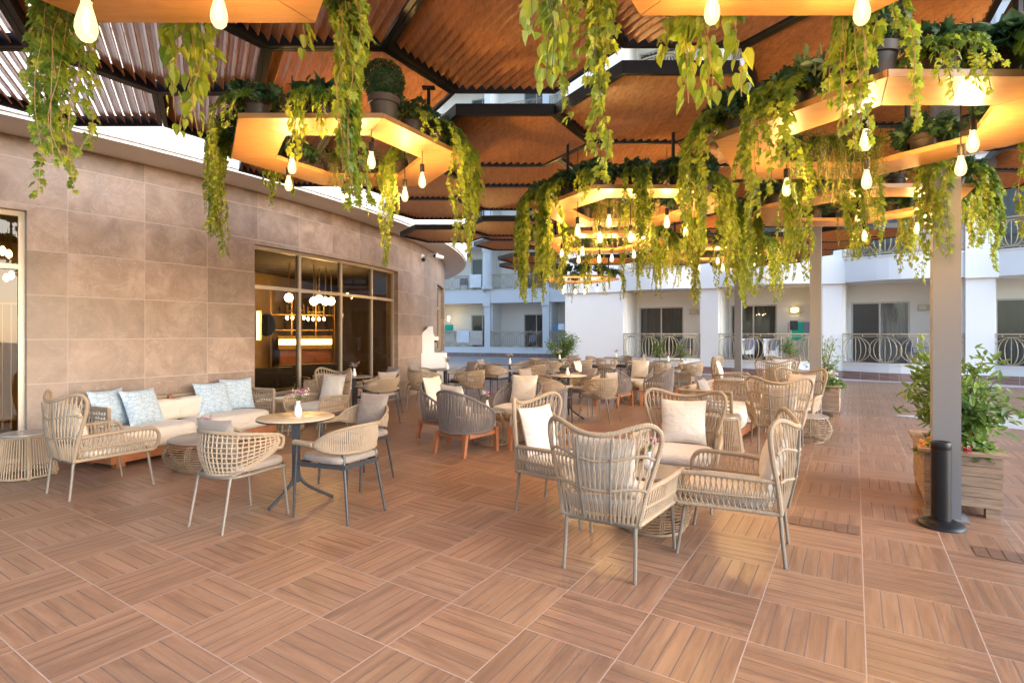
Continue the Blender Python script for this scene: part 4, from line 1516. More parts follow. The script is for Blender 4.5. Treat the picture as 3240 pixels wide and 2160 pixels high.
def bolster():
    c = cushion(.50, .17, .24, round_=.05, puff=.03)
    return c.build("bolster_cushion", MT['cream'], None, 'all')
for s, lab in ((.86, "cream bolster left of the middle of the long sofa"), (1.26, "cream bolster right of the middle of the long sofa")):
    p = S0 + ax * s + nrm * .50
    place('bolster', bolster, p[0], p[1], .385, atan2(ax[1], ax[0]), lab, "bolster", "cream bolsters")
# right sofa seen from behind its near arm
so = sofa("cream sofa with woven rope back and arms seen end-on at right", 1.95, .80, .5, hb_=.70)()
so.location = (2.95, 7.12, 0); so.rotation_euler = (0, 0, atan2(.82, .57))
r_ax, r_n = np.array((.57, .82)), np.array((-.82, .57))
for k, (s, dep, mat, lab, tw, tl) in enumerate([(.36, .42, 'grey_fab', "dark grey pillow standing inside the near arm of the right sofa", .1, .3),
                                                (.42, .22, 'print', "blue leaf print pillow lying on the right sofa", .3, 1.25)]):
    p = np.array((2.95, 7.12)) + r_ax * s + r_n * dep
    place('rs' + mat, mk_pillow(mat, .46, .16), p[0], p[1], .40, atan2(.82, .57) + pi + tw, lab, "pillow", "pillows on the right sofa", tilt=tl)

# ---- cafe tables with their chairs: (centre, where, top, [(side, kind, pillow)])
def cafe(c, where, sides, top='slate', vcol='magenta', seed=0, r=.62):
    rz0 = random.uniform(0, 2)
    place('cafe_' + top, cafe_table(top), c[0], c[1], 0, .35 if seed == 1 else rz0, "round café table on a dark tripod leg, the one " + where, "table", "café tables")
    if vcol:
        place('vase%s%d' % (vcol, seed % 3), vase(True, seed, vcol), c[0] + random.uniform(-.06, .06), c[1] + random.uniform(-.05, .05), .7485, rz0,
              "white vase of small flowers on the café table " + where, "vase", "flower vases")
    D = {'near': -E2, 'far': E2, 'left': -E1, 'right': E1}
    for side, kind, pil in sides:
        rr = r + random.uniform(-.04, .05)
        p = off(c, D[side], rr)
        chair(kind, p[0], p[1], -D[side], "on the %s side of the table %s" % (side, where), pil, random.uniform(-.12, .12))
random.seed(3)
place('cafe_pale', cafe_table('lit_top'), -1.94, 4.85, 0, .35, "round café table with bulb light coloured into its top in the left foreground", "table", "café tables")
place('vasemagenta1', vase(True, 1, 'magenta'), -1.93, 4.87, .7485, 0, "white vase of magenta asters on the front café table", "vase", "flower vases")
chair('L', -2.19, 4.36, (.50, .866), "in the left foreground, turned away", 'taupe_fab', .05)
chair('F', -1.44, 4.53, -E1, "at the right of the front café table", None, .04)
chair('F', -1.56, 5.43, -E2, "behind the front café table", 'taupe_fab', .05)
cafe((-2.72, 9.31), "by the bar window", [('near', 'L', None), ('right', 'F', 'taupe_fab'), ('far', 'F', 'grey_fab'), ('left', 'L', None)], seed=4)
cafe((-1.38, 11.18), "by the white cabinet", [('near', 'L', None), ('left', 'L', 'grey_fab'), ('right', 'L', None), ('far', 'F', 'taupe_fab')], seed=5)
cafe((-.06, 13.1), "before the left wing", [('near', 'F', None), ('left', 'L', 'grey_fab'), ('far', 'F', None), ('right', 'L', None)], seed=6, vcol='pinkp')
cafe((.99, 9.52), "in the terrace's middle", [('near', 'F', None), ('right', 'L', 'taupe_fab'), ('left', 'L', 'taupe_fab'), ('far', 'L', 'grey_fab')], top='lit_top', seed=7)
cafe((1.37, 15.4), "by the oleander", [('near', 'L', None), ('left', 'L', None), ('right', 'L', None), ('far', 'L', 'grey_fab')], seed=8)
cafe((3.16, 16.58), "by the blank white wall", [('near', 'L', None), ('left', 'F', None), ('right', 'F', 'grey_fab'), ('far', 'F', None)], seed=9)
cafe((4.06, 14.28), "before the clipped trees", [('near', 'L', None), ('left', 'F', None), ('right', 'L', None), ('far', 'L', None)], seed=10)

# ---- grey lounge groups
Tg = (-.29, 7.35)
place('rat_tall', rattan_table(.45, .20, .22, .25, 18), *Tg, 0, 0, "rattan table between the nearer four grey lounge chairs", "side table", "rattan tables")
place('vasemagenta0', vase(True, 3, 'magenta'), Tg[0] - .05, Tg[1], .4505, 0, "white vase of pink flowers on the rattan table between grey chairs", "vase", "flower vases")
chair('G', -.59, 6.83, (.56, .83), "of the nearer set, turned away", 'cream', -.05)
chair('G', -.95, 7.72, E1, "of the nearer set, at its left", 'cream', .0)
chair('G', .08, 7.98, (-.50, -.866), "of the nearer set facing the camera", 'cream', .0)
chair('G', .36, 6.98, -E1, "of the nearer set at the right, half hidden by a wingback", None, .0)
Tg2 = (2.45, 11.7)
place('rat_tall', rattan_table(.45, .20, .22, .25, 18), *Tg2, 0, .5, "rattan table between the farther four grey lounge chairs", "side table", "rattan tables")
chair('G', 2.08, 11.08, (.62, .78), "of the farther set, turned away", None)
chair('G', 3.02, 11.25, (-.93, .36), "of the farther set, at its right", None)
chair('G', 2.84, 12.32, (-.60, -.80), "of the farther set facing the camera", 'cream')
chair('G', 1.70, 12.2, E1, "of the farther set, at its left", 'cream')
place('vasemagenta1', vase(True, 1, 'magenta'), 1.08, 4.26, .4305, 0, "white vase of magenta flowers on the front rattan table among wingbacks", "vase", "flower vases")
place('vasemagenta0', vase(True, 3, 'magenta'), -3.42, 6.0, .3305, 0, "white vase of magenta flowers on the low rattan coffee table", "vase", "flower vases")

# ------------------------------------------------------------------ cabinet, camera, bollard
ck = thing("hand_wash_cabinet", "white lacquered cabinet with a tapered hood against the stone wall", "cabinet", (-1.98, 13.75, 0), facing((.35, -.94)) + pi)
MB().box(-.33, .33, 0, .55, 0, .985).build("base", MT['white_lac'], ck)
m = MB(); m.box(-.33, .02, .10, .50, .986, 1.46)
m.build("housing", MT['white_lac'], ck)
m = MB(); m.add([(-.31, .12, 1.461), (.0, .12, 1.461), (.0, .46, 1.461), (-.31, .46, 1.461), (-.10, .16, 1.66), (.0, .16, 1.66), (.0, .42, 1.66), (-.10, .42, 1.66)],
              [(3, 2, 1, 0), (4, 5, 6, 7), (0, 1, 5, 4), (1, 2, 6, 5), (2, 3, 7, 6), (3, 0, 4, 7)])
m.build("hood", MT['white_lac'], ck)
MB().box(.021, .16, .22, .34, 1.30, 1.40).build("dispenser", MT['white_lac'], ck)
MB().box(.03, .12, .23, .33, 1.245, 1.299).build("nozzle", MT['black'], ck)
MB().box(-.34, .34, -.01, .56, .9855, .9858).build("worktop", MT['white'], ck)
X, Y, a = wall_pt(1336)
cc = thing("security_camera", "white security camera on a bracket high on the stone wall", "camera", (X, Y, 3.42), a - .5)
MB().tube([(-.06, 0, 0), (.03, 0, 0)], .07, 14).build("wall_plate", MT['white_lac'], cc)
MB().tube(catmull([(.0, 0, -.02), (.25, 0, .03), (.55, 0, .04)], 4), .02, 7).build("arm", MT['white_lac'], cc)
m = MB(); m.tube([(.52, -.07, -.02), (.56, .16, -.04)], .052, 12); m.build("housing", MT['white_lac'], cc, True)
m = MB(); m.tube([(.517, -.09, -.02), (.52, -.071, -.02)], .04, 12); m.build("lens", MT['black'], cc, True)
m = MB(); m.lathe([(.02, -.12), (.045, -.10), (.05, -.04), (.02, -.02)], 12, (.05, 0, 0)); m.build("sensor", MT['black'], cc, True)
bo = thing("ashtray_bollard", "black cylindrical bollard ashtray standing before the grey post", "bollard", (3.33, 4.19, 0))
MB().lathe([(.155, 0), (.155, .012), (.145, .028), (.12, .038), (.10, .05), (.078, .056)], 36).build("base", MT['black'], bo, True)
MB().lathe([(.064, .056), (.064, .60)], 32, cap=False).build("body", MT['black'], bo, True)
MB().lathe([(.064, .6005), (.066, .603), (.066, .645), (.061, .655), (.054, .648)], 32).build("cap", MT['black'], bo, True)
# ================================================================== leaves
def _fan(outline, c):
    V = [c] + outline
    n = len(outline)
    return np.array(V, float), [(0, 1 + i, 1 + (i + 1) % n) for i in range(n)]
_ivy = [(0, 0), (.28, -.12), (.52, .16), (.30, .34), (.46, .62), (.17, .60), (0, 1.0), (-.17, .60), (-.46, .62), (-.30, .34), (-.52, .16), (-.28, -.12)]
_ivy3 = [(x, y, -.22 * abs(x) - .18 * y * y) for x, y in _ivy]
LEAF = {'ivy': _fan(_ivy3, (0, .30, .05))}
def _split(half, fold):
    n = len(half)
    V = [(x, y, fold * x - .20 * y * y) for x, y in half] + [(-x, y, fold * x - .20 * y * y) for x, y in half[1:-1]]
    right = list(range(n))
    left = [n - 1] + [n + i for i in range(n - 3, -1, -1)] + [0]
    left = [0] + [n + i for i in range(n - 2)] + [n - 1]
    return np.array(V, float), [right, left[::-1]]
LEAF['heart'] = _split([(0, 0), (.24, -.10), (.43, .12), (.40, .42), (.20, .76), (0, 1.05)], .35)
LEAF['oval'] = _split([(0, 0), (.22, .18), (.25, .5), (.14, .82), (0, 1.0)], .3)
LEAF['lance'] = _split([(0, 0), (.13, .20), (.16, .48), (.09, .80), (0, 1.0)], .45)
LEAF['broad'] = _split([(0, 0), (.15, .18), (.21, .45), (.13, .78), (0, 1.0)], .35)
LEAF['needle'] = (np.array([(-.10, 0, 0), (.10, 0, 0), (.12, .5, .05), (0, 1, 0), (-.12, .5, .05)], float), [(0, 1, 2, 3, 4)])

def norm(a):
    return a / np.maximum(np.linalg.norm(a, axis=-1, keepdims=True), 1e-9)

class Leaves:
    def __init__(self):
        self.p, self.d, self.n, self.s = [], [], [], []
    def add(self, p, d, n, s):
        self.p.append(np.atleast_2d(p)); self.d.append(np.atleast_2d(d)); self.n.append(np.atleast_2d(n)); self.s.append(np.atleast_1d(s))
    def build(self, name, shape, mat, parent):
        p, d, n, s = np.concatenate(self.p), norm(np.concatenate(self.d)), np.concatenate(self.n), np.concatenate(self.s)
        side = norm(np.cross(d, n)); n = np.cross(side, d)
        TV, TF = LEAF[shape]
        V = p[:, None] + s[:, None, None] * (TV[None, :, :1] * side[:, None] + TV[None, :, 1:2] * d[:, None] + TV[None, :, 2:3] * n[:, None])
        k = len(TV)
        mb = MB()
        o = np.arange(len(p)) * k
        F = []
        for f in TF:
            f = np.array(f)
            F += (o[:, None] + f[None]).tolist()
        mb.V = [V.reshape(-1, 3)]; mb.F = F; mb.U = [np.zeros((len(p) * k, 2))]; mb.n = len(p) * k
        return mb.build(name, mat, parent)

def strand(rng, path, lv, stems, size, step, centre, pairs=False, taper=.55, sag=.7, sr=.0022):
    """leaves along a hanging stem"""
    L = np.sum(np.linalg.norm(np.diff(path, axis=0), axis=1))
    k = max(4, int(L / step))
    pts = along(path, k)
    stems.tube(along(path, max(4, int(L / .05))), sr, 3, cap=False)
    t = np.linspace(0, 1, k)
    out = pts - np.array(centre)[None]; out[:, 2] = 0
    out = norm(out + rng.normal(0, .04, out.shape) * P3(1, 1, 0))
    for rep in range(2 if pairs else 1):
        a = rng.uniform(-1, 1, k) * 1.5 + (pi if rep else 0)
        ca, sa = np.cos(a)[:, None], np.sin(a)[:, None]
        perp = np.stack([-out[:, 1], out[:, 0], 0 * out[:, 0]], 1)
        h = out * ca + perp * sa
        d = h * rng.uniform(.15, .8, (k, 1)) + P3(0, 0, -1) * rng.uniform(.4, 1.3, (k, 1)) * sag
        n = h * 1.0 + P3(0, 0, .5) + rng.normal(0, .35, (k, 3))
        s = size * (1 - (1 - taper) * t) * rng.uniform(.65, 1.25, k)
        lv.add(pts + h * size * .25, d, n, s)

def vine_path(rng, p0, out, L, reach=.10, wob=.05):
    """up over the pot rim, out over the board edge and down"""
    p0 = np.array(p0, float); o = np.array((out[0], out[1], 0))
    pts = [p0, p0 + o * .05 + P3(0, 0, .05), p0 + o * reach * .8 + P3(0, 0, .0)]
    q = p0 + o * (reach + .03) + P3(0, 0, -.12)
    n = max(2, int(L / .16))
    w = P3(0, 0, 0)
    for i in range(n):
        pts.append(q.copy() + w)
        w = w * .7 + np.r_[rng.normal(0, wob, 2), 0]
        q = q + P3(0, 0, -L / n)
    return catmull(pts, 4)

def pot_mesh(r=.095, h=.15):
    return MB().lathe([(r * .74, 0), (r * .92, h * .72), (r * 1.06, h * .73), (r * 1.08, h), (r * .97, h), (r * .93, h * .86)], 20)

def plant(name, label, cat, loc, out, kind, ns, L, seed, group, r=.095, fan=.7, big=1.0):
    """a potted trailing plant; out = plan direction in which the strands fall"""
    rng = np.random.default_rng(seed)
    t = thing(name, label, cat, loc, 0, group)
    pot_mesh(r).build("pot", MT['pot'], t, True)
    MB().lathe([(r * .9, .12), (r * .2, .131)], 14).build("soil", MT['soil'], t)
    lv, st = Leaves(), MB()
    o = norm(np.array(out, float))
    perp = np.array((-o[1], o[0]))
    P = {'ivy': ('ivy', 'ivy', .070, .0205), 'pothos': ('heart', 'pothos', .092, .029), 'smallivy': ('ivy', 'ivy', .053, .0165), 'tiny': ('needle', 'tiny', .036, .0075),
         'heartsmall': ('heart', 'pothos', .066, .021), 'varieg': ('oval', 'variegated', .06, .03)}[kind]
    shape, mat, size, step = P
    size *= big; step *= big ** .5
    # bushy top
    nb = {'tiny': 260, 'varieg': 170}.get(kind, 210)
    th, ph = rng.uniform(0, 2 * pi, nb), np.arccos(rng.uniform(-.15, 1, nb))
    rr = rng.uniform(.25, 1.0, nb) ** .5 * (.165 if kind != 'varieg' else .19)
    h = np.stack([np.sin(ph) * np.cos(th), np.sin(ph) * np.sin(th), np.cos(ph)], 1)
    up = Leaves() if kind in ('ivy', 'smallivy', 'pothos', 'heartsmall') else lv
    up.add(P3(0, 0, .14) + h * rr[:, None] * P3(1.25, 1.25, .85), h * P3(.8, .8, .3) + rng.normal(0, .55, h.shape) + P3(0, 0, -.1), h * P3(1.3, 1.3, 1) + P3(0, 0, .5) + rng.normal(0, .45, h.shape), size * rng.uniform(.7, 1.3, nb))
    ns = max(1, int(ns * 1.05)) if ns else 0
    for k in range(ns):
        a = rng.uniform(-1, 1) * fan * .5
        dr = o * cos(a) + perp * sin(a)
        p0 = np.r_[dr * r * .6 + perp * rng.uniform(-.10, .10), .13]
        Lk = L * (.45 + .68 * rng.uniform(0, 1) ** .8)
        path = vine_path(rng, p0, dr, Lk, .16 + rng.uniform(0, .07), .02 if kind == 'tiny' else .024)
        strand(rng, path, lv, st, size, step, np.r_[o * .05, 0], pairs=kind == 'tiny', sag=.5 if kind == 'tiny' else .8)
    if up is not lv: up.build("upper_foliage", shape, MT['ivy_unlit'], t)
    if lv.p: lv.build("foliage", shape, MT[mat], t)
    if ns: st.build("stems", MT['stem'], t)
    return t

def box_ball(label, loc, R=.15, seed=0, group=None):
    rng = np.random.default_rng(seed)
    t = thing("boxwood_ball", label, "plant", loc, 0, group)
    pot_mesh(.115, .19).build("pot", MT['pot'], t, True)
    MB().lathe([(.012, .16), (.012, .24)], 6).build("trunk", MT['bark'], t)
    n = 2300
    h = norm(rng.normal(0, 1, (n, 3)))
    lv = Leaves()
    lv.add(P3(0, 0, .18 + R * .95) + h * (R * rng.uniform(.86, 1.03, n))[:, None], h + rng.normal(0, .6, h.shape), h + rng.normal(0, .5, h.shape), rng.uniform(.016, .026, n))
    lv.build("foliage", 'oval', MT['box'], t)
    g = MB(); g.lathe([(R * .80 * sin(q), .18 + R * .95 - R * .80 * cos(q)) for q in np.linspace(.1, pi - .1, 9)], 16)
    g.build("inner_foliage", MT['box'], t, True)
    return t

# ------------------------------------------------------------------ hanging hexagonal planters
PA = 1.07
def ring_planter(label, c, z, rods=(60, 180, 300), seed=0, tilt=(0, 0), top=3.6):
    t = thing("hanging_planter", label, "planter", (c[0], c[1], z), 0, "hexagonal hanging planters")
    O = hexpts(PA); I = hexpts(.665)
    m = MB()
    g = .0025
    for i in range(6):
        j = (i + 1) % 6
        o0, o1, i1, i0 = (np.array(v[:2]) for v in (O[i], O[j], I[j], I[i]))
        dd = (o1 - o0) / np.linalg.norm(o1 - o0)
        o0 = o0 + dd * g; o1 = o1 - dd * g; i0 = i0 + dd * g; i1 = i1 - dd * g
        m.prism([tuple(o0), tuple(o1), tuple(i1), tuple(i0)], 0, .038)
    m.build("board_ring", MT['ply'], t)
    for a in rods:
        r = MB()
        x, y = .82 * sin(radians(a)), -.82 * cos(radians(a))
        r.box(x - .013, x + .013, y - .013, y + .013, .039, top - z)
        r.box(x - .055, x + .055, y - .03, y + .03, top - z - .012, top - z - .0)
        r.build("hanging_rod", MT['black'], t)
    return t

WORD = {0: "near edge", 30: "near right corner", 60: "near right edge", 90: "right corner", 120: "far right edge", 150: "far right corner", 180: "far edge",
        210: "far left corner", 240: "far left edge", 270: "left corner", 300: "near left edge", 330: "near left corner"}
KN = {'ivy': ("trailing_ivy", "star-leaved ivy"), 'smallivy': ("trailing_ivy", "small-leaved ivy"), 'pothos': ("trailing_pothos", "heart-leaved vine"),
      'heartsmall': ("trailing_pothos", "heart-leaved vine"), 'tiny': ("string_plant", "tiny-leaved plant"), 'varieg': ("leafy_plant", "pale-edged plant")}

def put_plants(c, z, desc, specs, seed):
    for k, sp in enumerate(specs):
        a, kind, ns, L = sp[:4]
        inn = len(sp) > 4 and sp[4] == 'in'
        big = sp[5] if len(sp) > 5 else 1.0
        fan = sp[6] if len(sp) > 6 else .7
        ar = radians(a)
        apo = .745 / cos(((ar + pi / 6) % (pi / 3)) - pi / 6)
        dx, dy = sin(ar), -cos(ar)
        rr = apo + (-.11 if inn else .05)
        loc = (c[0] + dx * rr, c[1] + dy * rr, z + .039)
        w = WORD[int(round(a / 30) * 30) % 360]
        if kind == 'ball':
            box_ball("clipped boxwood ball on the %s, planter %s" % (w, desc), loc, .15, seed * 31 + k, "boxwood balls")
            continue
        nm, ds = KN[kind]
        o = (-dx, -dy) if inn else (dx, dy)
        plant(nm, "%s%s on the %s, planter %s" % (ds, " hanging inside" if inn else "", w, desc), "plant", loc, o, kind, ns, L, seed * 100 + k, "plants of the hanging planters", big=big, fan=fan)

def lamp_proto():
    t = thing("pendant_bulb", "", "lamp")
    m = MB(); m.lathe([(.004, 0.13), (.004, 1.0)], 5); m.build("cord", MT['black'], t)
    m = MB(); m.lathe([(.010, .135), (.021, .130), (.021, .068), (.018, .060)], 12); m.build("socket", MT['black'], t, True)
    m = MB(); m.lathe([(.002, -.072), (.016, -.070), (.027, -.056), (.0325, -.034), (.031, -.012), (.024, .018), (.016, .046), (.0145, .062)], 16)
    b = m.build("bulb", MT['bulb'], t, 'all')
    m = MB(); m.lathe([(.001, -.046), (.0065, -.036), (.0085, -.010), (.006, .022), (.002, .036)], 8)
    m.build("filament", MT['bulb_core'], b, 'all')
    return t
NUM = ["leftmost", "second from left", "third from left", "fourth from left", "fifth from left", "sixth from left", "seventh from left", "eighth from left"]
def lamps(desc, pts, cordtop):
    pts = sorted(pts, key=lambda p: p[0] / p[1])
    for k, p in enumerate(pts):
        o = place('bulb', lamp_proto, p[0], p[1], p[2], random.uniform(0, 6), "%s of the %d lit bulbs under the planter %s" % (NUM[k] if k < len(pts) - 1 else "rightmost", len(pts), desc), "lamp", "lit pendant bulbs")
        cd = [c for c in o.children if c.name.startswith("cord")][0]
        cd.scale = (1, 1, max(.05, (cordtop - p[2])) )
        cd.location = (0, 0, .13 - .13 * cd.scale[2])

def bp(u, v, Y):
    return (px(u, Y), Y, pz(v, Y))

# LT: top left, nearest the camera
c, z, d = (-1.49, 1.69), 3.0, "at the top left"
ring_planter("plywood hexagonal planter hanging at the top left above the camera", c, z)
put_plants(c, z, d, [(218, 'ivy', 12, 1.0, 'out', 1.0, .55), (189, 'pothos', 6, .62, 'out', 1.0), (141, 'ivy', 13, 1.05, 'out', 1.05, .40), (240, 'tiny', 9, .36, 'in', 1.0), (160, 'pothos', 2, .25, 'out', .9), (92, 'pothos', 3, .25)], 1)
lamps(d, [bp(273, 62, 1.78), bp(693, 32, 2.18)], 3.5)
# RT: top right, nearest
c, z, d = (1.143, 1.63), 3.0, "at the top right"
ring_planter("plywood hexagonal planter hanging at the top right above the camera", c, z)
put_plants(c, z, d, [(246, 'pothos', 6, .72, 'out', 1.0, .4), (224, 'ivy', 9, .92, 'out', 1.05, .4), (190, 'pothos', 9, .58, 'out', 1.15), (165, 'tiny', 8, .40, 'in', 1.1), (150, 'ivy', 11, .72, 'out', 1.05), (210, 'tiny', 6, .34, 'in', 1.0)], 2)
lamps(d, [bp(2253, 22, 2.28), bp(2727, 24, 2.28)], 3.5)
# PL: in front of the stone wall
c, z, d = (-1.484, 4.907), 3.08, "before the stone wall"
ring_planter("plywood hexagonal planter hanging before the stone wall at left", c, z, (70, 180, 290))
put_plants(c, z, d, [(272, 'smallivy', 18, 1.0, 'out', 1.1), (330, 'ivy', 5, .30, 'out', .9), (298, 'ivy', 6, .55), (2, 'heartsmall', 7, .55, 'out', 1.1), (34, 'ball', 0, 0), (54, 'ivy', 3, .25, 'out', .8), (75, 'smallivy', 14, 1.05, 'out', 1.0),
                     (100, 'heartsmall', 13, 1.0, 'out', 1.1), (180, 'tiny', 12, .62, 'in'), (150, 'tiny', 10, .70, 'in'), (210, 'tiny', 8, .45, 'in'), (120, 'smallivy', 12, 1.05, 'in'), (238, 'heartsmall', 7, .45)], 3)
lamps(d, [bp(924, 521, 4.3), bp(913, 578, 4.75), bp(1175, 505, 4.2), bp(1134, 580, 4.65), bp(1095, 618, 5.1), bp(1281, 613, 5.0), bp(1336, 568, 4.7)], 3.5)
# PM: middle
c, z, d = (1.29, 6.03), 2.86, "over the middle"
ring_planter("plywood hexagonal planter hanging over the middle of the terrace", c, z, (300, 20, 150))
put_plants(c, z, d, [(272, 'smallivy', 20, 1.15, 'out', 1.2), (298, 'heartsmall', 15, .95, 'out', 1.0), (328, 'heartsmall', 6, .3), (354, 'smallivy', 12, .85, 'out', 1.1), (22, 'heartsmall', 12, .80), (40, 'ivy', 9, .9), (60, 'ball', 0, 0), (90, 'heartsmall', 15, 1.05, 'out', 1.1),
                     (118, 'ivy', 12, 1.1), (180, 'tiny', 10, .6, 'in'), (150, 'tiny', 9, .6, 'in'), (210, 'tiny', 11, .55, 'in'), (240, 'smallivy', 12, 1.1), (310, 'tiny', 8, .4, 'in'), (8, 'tiny', 10, .5, 'in')], 4)
lamps(d, [bp(1828, 727, 5.6), bp(1927, 698, 5.55), bp(1898, 750, 6.3), bp(1995, 748, 6.2), bp(2035, 748, 6.4), bp(2110, 700, 5.6), bp(2168, 728, 6.0)], 3.38)
# PR: right, partly out of the frame
c, z, d = (2.46, 3.69), 2.81, "before the tall post"
ring_planter("plywood hexagonal planter hanging at the right before the tall post", c, z, (20, 235, 130), top=3.45)
put_plants(c, z, d, [(270, 'ivy', 9, .80, 'out', 1.1), (298, 'ivy', 11, .75), (315, 'varieg', 0, 0), (348, 'smallivy', 8, .35), (327, 'ball', 0, 0), (12, 'pothos', 12, .75, 'out', 1.1), (40, 'ivy', 12, .7, 'out', 1.1), (62, 'ivy', 14, 1.0, 'out', 1.1), (90, 'ivy', 12, .9),
                     (180, 'tiny', 14, .55, 'in'), (150, 'tiny', 12, .6, 'in'), (210, 'smallivy', 8, .5, 'in'), (122, 'ivy', 10, .9), (240, 'varieg', 0, 0)], 5)
lamps(d, [bp(2739, 440, 3.35), bp(2742, 565, 3.75), bp(3078, 445, 3.33), bp(3040, 522, 3.55), bp(2489, 590, 4.05)], 3.4)
# P6: behind the right one
c, z, d = (3.77, 5.95), 2.85, "behind the tall post"
ring_planter("plywood hexagonal planter hanging behind the tall post at right", c, z, (60, 180, 300))
put_plants(c, z, d, [(270, 'smallivy', 15, 1.05, 'out', 1.3), (300, 'heartsmall', 12, .9), (330, 'smallivy', 12, .8, 'out', 1.2), (0, 'tiny', 10, .5, 'in'), (30, 'ivy', 13, .9, 'out', 1.1), (62, 'ivy', 10, .7), (90, 'smallivy', 9, .6, 'out', 1.3), (240, 'smallivy', 16, 1.15, 'out', 1.3), (180, 'heartsmall', 9, .8), (210, 'ivy', 11, 1.0), (150, 'tiny', 12, .7, 'in'), (120, 'ivy', 9, .9)], 6)
lamps(d, [bp(2717, 684, 5.6), bp(2735, 743, 6.3), bp(2928, 688, 5.6), bp(2902, 720, 6.1)], 3.38)
# farther ones
FAR = [((1.35, 8.35), 2.86, "beyond the middle one", "plywood hexagonal planter hanging beyond the middle one", [bp(1778, 800, 7.9), bp(1843, 792, 8.2), bp(1831, 820, 8.7), bp(1896, 818, 8.3), bp(1936, 815, 8.6), bp(2006, 803, 8.2)], 7,
        [(270, 'smallivy', 14, .85), (330, 'heartsmall', 10, .7), (30, 'heartsmall', 12, .85), (90, 'smallivy', 12, .8), (150, 'smallivy', 9, .7), (210, 'smallivy', 10, .8), (0, 'tiny', 9, .5, 'in'), (180, 'smallivy', 8, .8)]),
       ((3.45, 9.5), 2.86, "before the middle post", "plywood hexagonal planter hanging before the thinner middle post", [bp(2188, 832, 9.0), bp(2212, 846, 9.5), bp(2287, 846, 9.2), bp(2307, 845, 9.6), bp(2271, 825, 9.0), bp(2373, 823, 9.1), bp(2387, 836, 9.7)], 8,
        [(270, 'smallivy', 14, .85), (300, 'heartsmall', 12, .75), (330, 'smallivy', 10, .6), (0, 'smallivy', 12, .75), (40, 'heartsmall', 12, .85), (90, 'smallivy', 14, .95), (150, 'heartsmall', 9, .7), (210, 'smallivy', 9, .8)]),
       ((1.75, 14.2), 2.88, "farthest away", "plywood hexagonal planter farthest away before the left hotel wing", [bp(1786, 908, 13.8), bp(1782, 922, 14.2), bp(1820, 922, 13.7), bp(1860, 908, 13.7), bp(1850, 922, 14.4), bp(1890, 914, 14.0)], 9,
        [(270, 'smallivy', 11, .75), (330, 'heartsmall', 9, .6), (30, 'smallivy', 9, .6), (90, 'smallivy', 11, .75), (0, 'heartsmall', 8, .5), (180, 'smallivy', 8, .7)])]
for c, z, d, lab, lp, sd, sp in FAR:
    ring_planter(lab, c, z, (60, 180, 300), top=3.42 if c[1] < 14 else 3.42)
    put_plants(c, z, d, sp, sd)
    lamps(d, lp, 3.38)

# ------------------------------------------------------------------ planter boxes and shrubs on the ground
def slat_box(label, B0, w, dpt, h=.50, foot=.085, rz=None):
    rz = atan2(E1[1], E1[0]) if rz is None else rz
    t = thing("wooden_planter_box", label, "planter box", (B0[0], B0[1], 0), rz, "wooden planter boxes")
    m = MB()
    nz = 5
    for k in range(nz):
        z0 = foot + k * (h - foot) / nz; z1 = z0 + (h - foot) / nz - .004
        e = .003 * (k % 2)
        m.box(0 - e, w + e, 0 - e, .025, z0, z1); m.box(0 - e, w + e, dpt - .025, dpt + e, z0, z1)
        m.box(0 - e * .5, .025, .026, dpt - .026, z0, z1); m.box(w - .025, w + e * .5, .026, dpt - .026, z0, z1)
    m.build("slats", MT['crate'], t)
    m = MB()
    m.box(-.04, w + .04, -.04, .06, h, h + .025); m.box(-.04, w + .04, dpt - .06, dpt + .04, h, h + .025)
    m.box(-.04, .06, .0605, dpt - .0605, h, h + .025); m.box(w - .06, w + .04, .0605, dpt - .0605, h, h + .025)
    m.build("rim", MT['crate'], t)
    for x in (.01, w - .10):
        for y in (.01, dpt - .10): MB().box(x, x + .09, y, y + .09, 0, foot - .001).build("foot", MT['crate'], t)
    MB().box(.03, w - .03, .03, dpt - .03, h - .09, h - .04).build("soil", MT['soil'], t)
    return t

def shrub(name, label, loc, rx, ry, rz_, n, size, shape, mat, seed, nb=9, base=.05, group=None, trunk=0.0, cat="shrub"):
    """branches with leaf rosettes filling an uneven ellipsoid; loc is where it stands"""
    rng = np.random.default_rng(seed)
    t = thing(name, label, cat, loc, 0, group)
    lv, br = Leaves(), MB()
    cz = base + trunk + rz_
    if trunk: br.tube(catmull([(0, 0, 0), (.01, 0, trunk * .5), (0, .01, trunk + rz_ * .6)], 4), .012, 6)
    tips = []
    for k in range(nb):
        h = norm(rng.normal(0, 1, (1, 3)))[0]
        if h[2] < -.5: h[2] *= -1
        tip = P3(0, 0, cz) + h * P3(rx, ry, rz_) * rng.uniform(.72, 1.12)
        start = P3(rng.uniform(-.02, .02), rng.uniform(-.02, .02), trunk if trunk else 0)
        path = catmull([start, start * .4 + tip * P3(.35, .35, .5) + P3(0, 0, .05), tip], 6)
        br.tube(path, np.linspace(.008, .003, len(path)), 5)
        tips.append(path)
    per = n // nb
    for path in tips:
        q = path[len(path) // 3:]
        idx = rng.integers(0, len(q), per)
        p = q[idx] + rng.normal(0, 1, (per, 3)) * P3(rx, ry, rz_) * .15
        h = norm(p - P3(0, 0, cz - rz_ * .6))
        lv.add(p, h * P3(1, 1, .5) + rng.normal(0, .6, h.shape), h * .8 + P3(0, 0, .9) + rng.normal(0, .4, h.shape), size * rng.uniform(.6, 1.25, per))
    lv.build("foliage", shape, MT[mat], t)
    br.build("branches", MT['bark'], t, True)
    return t

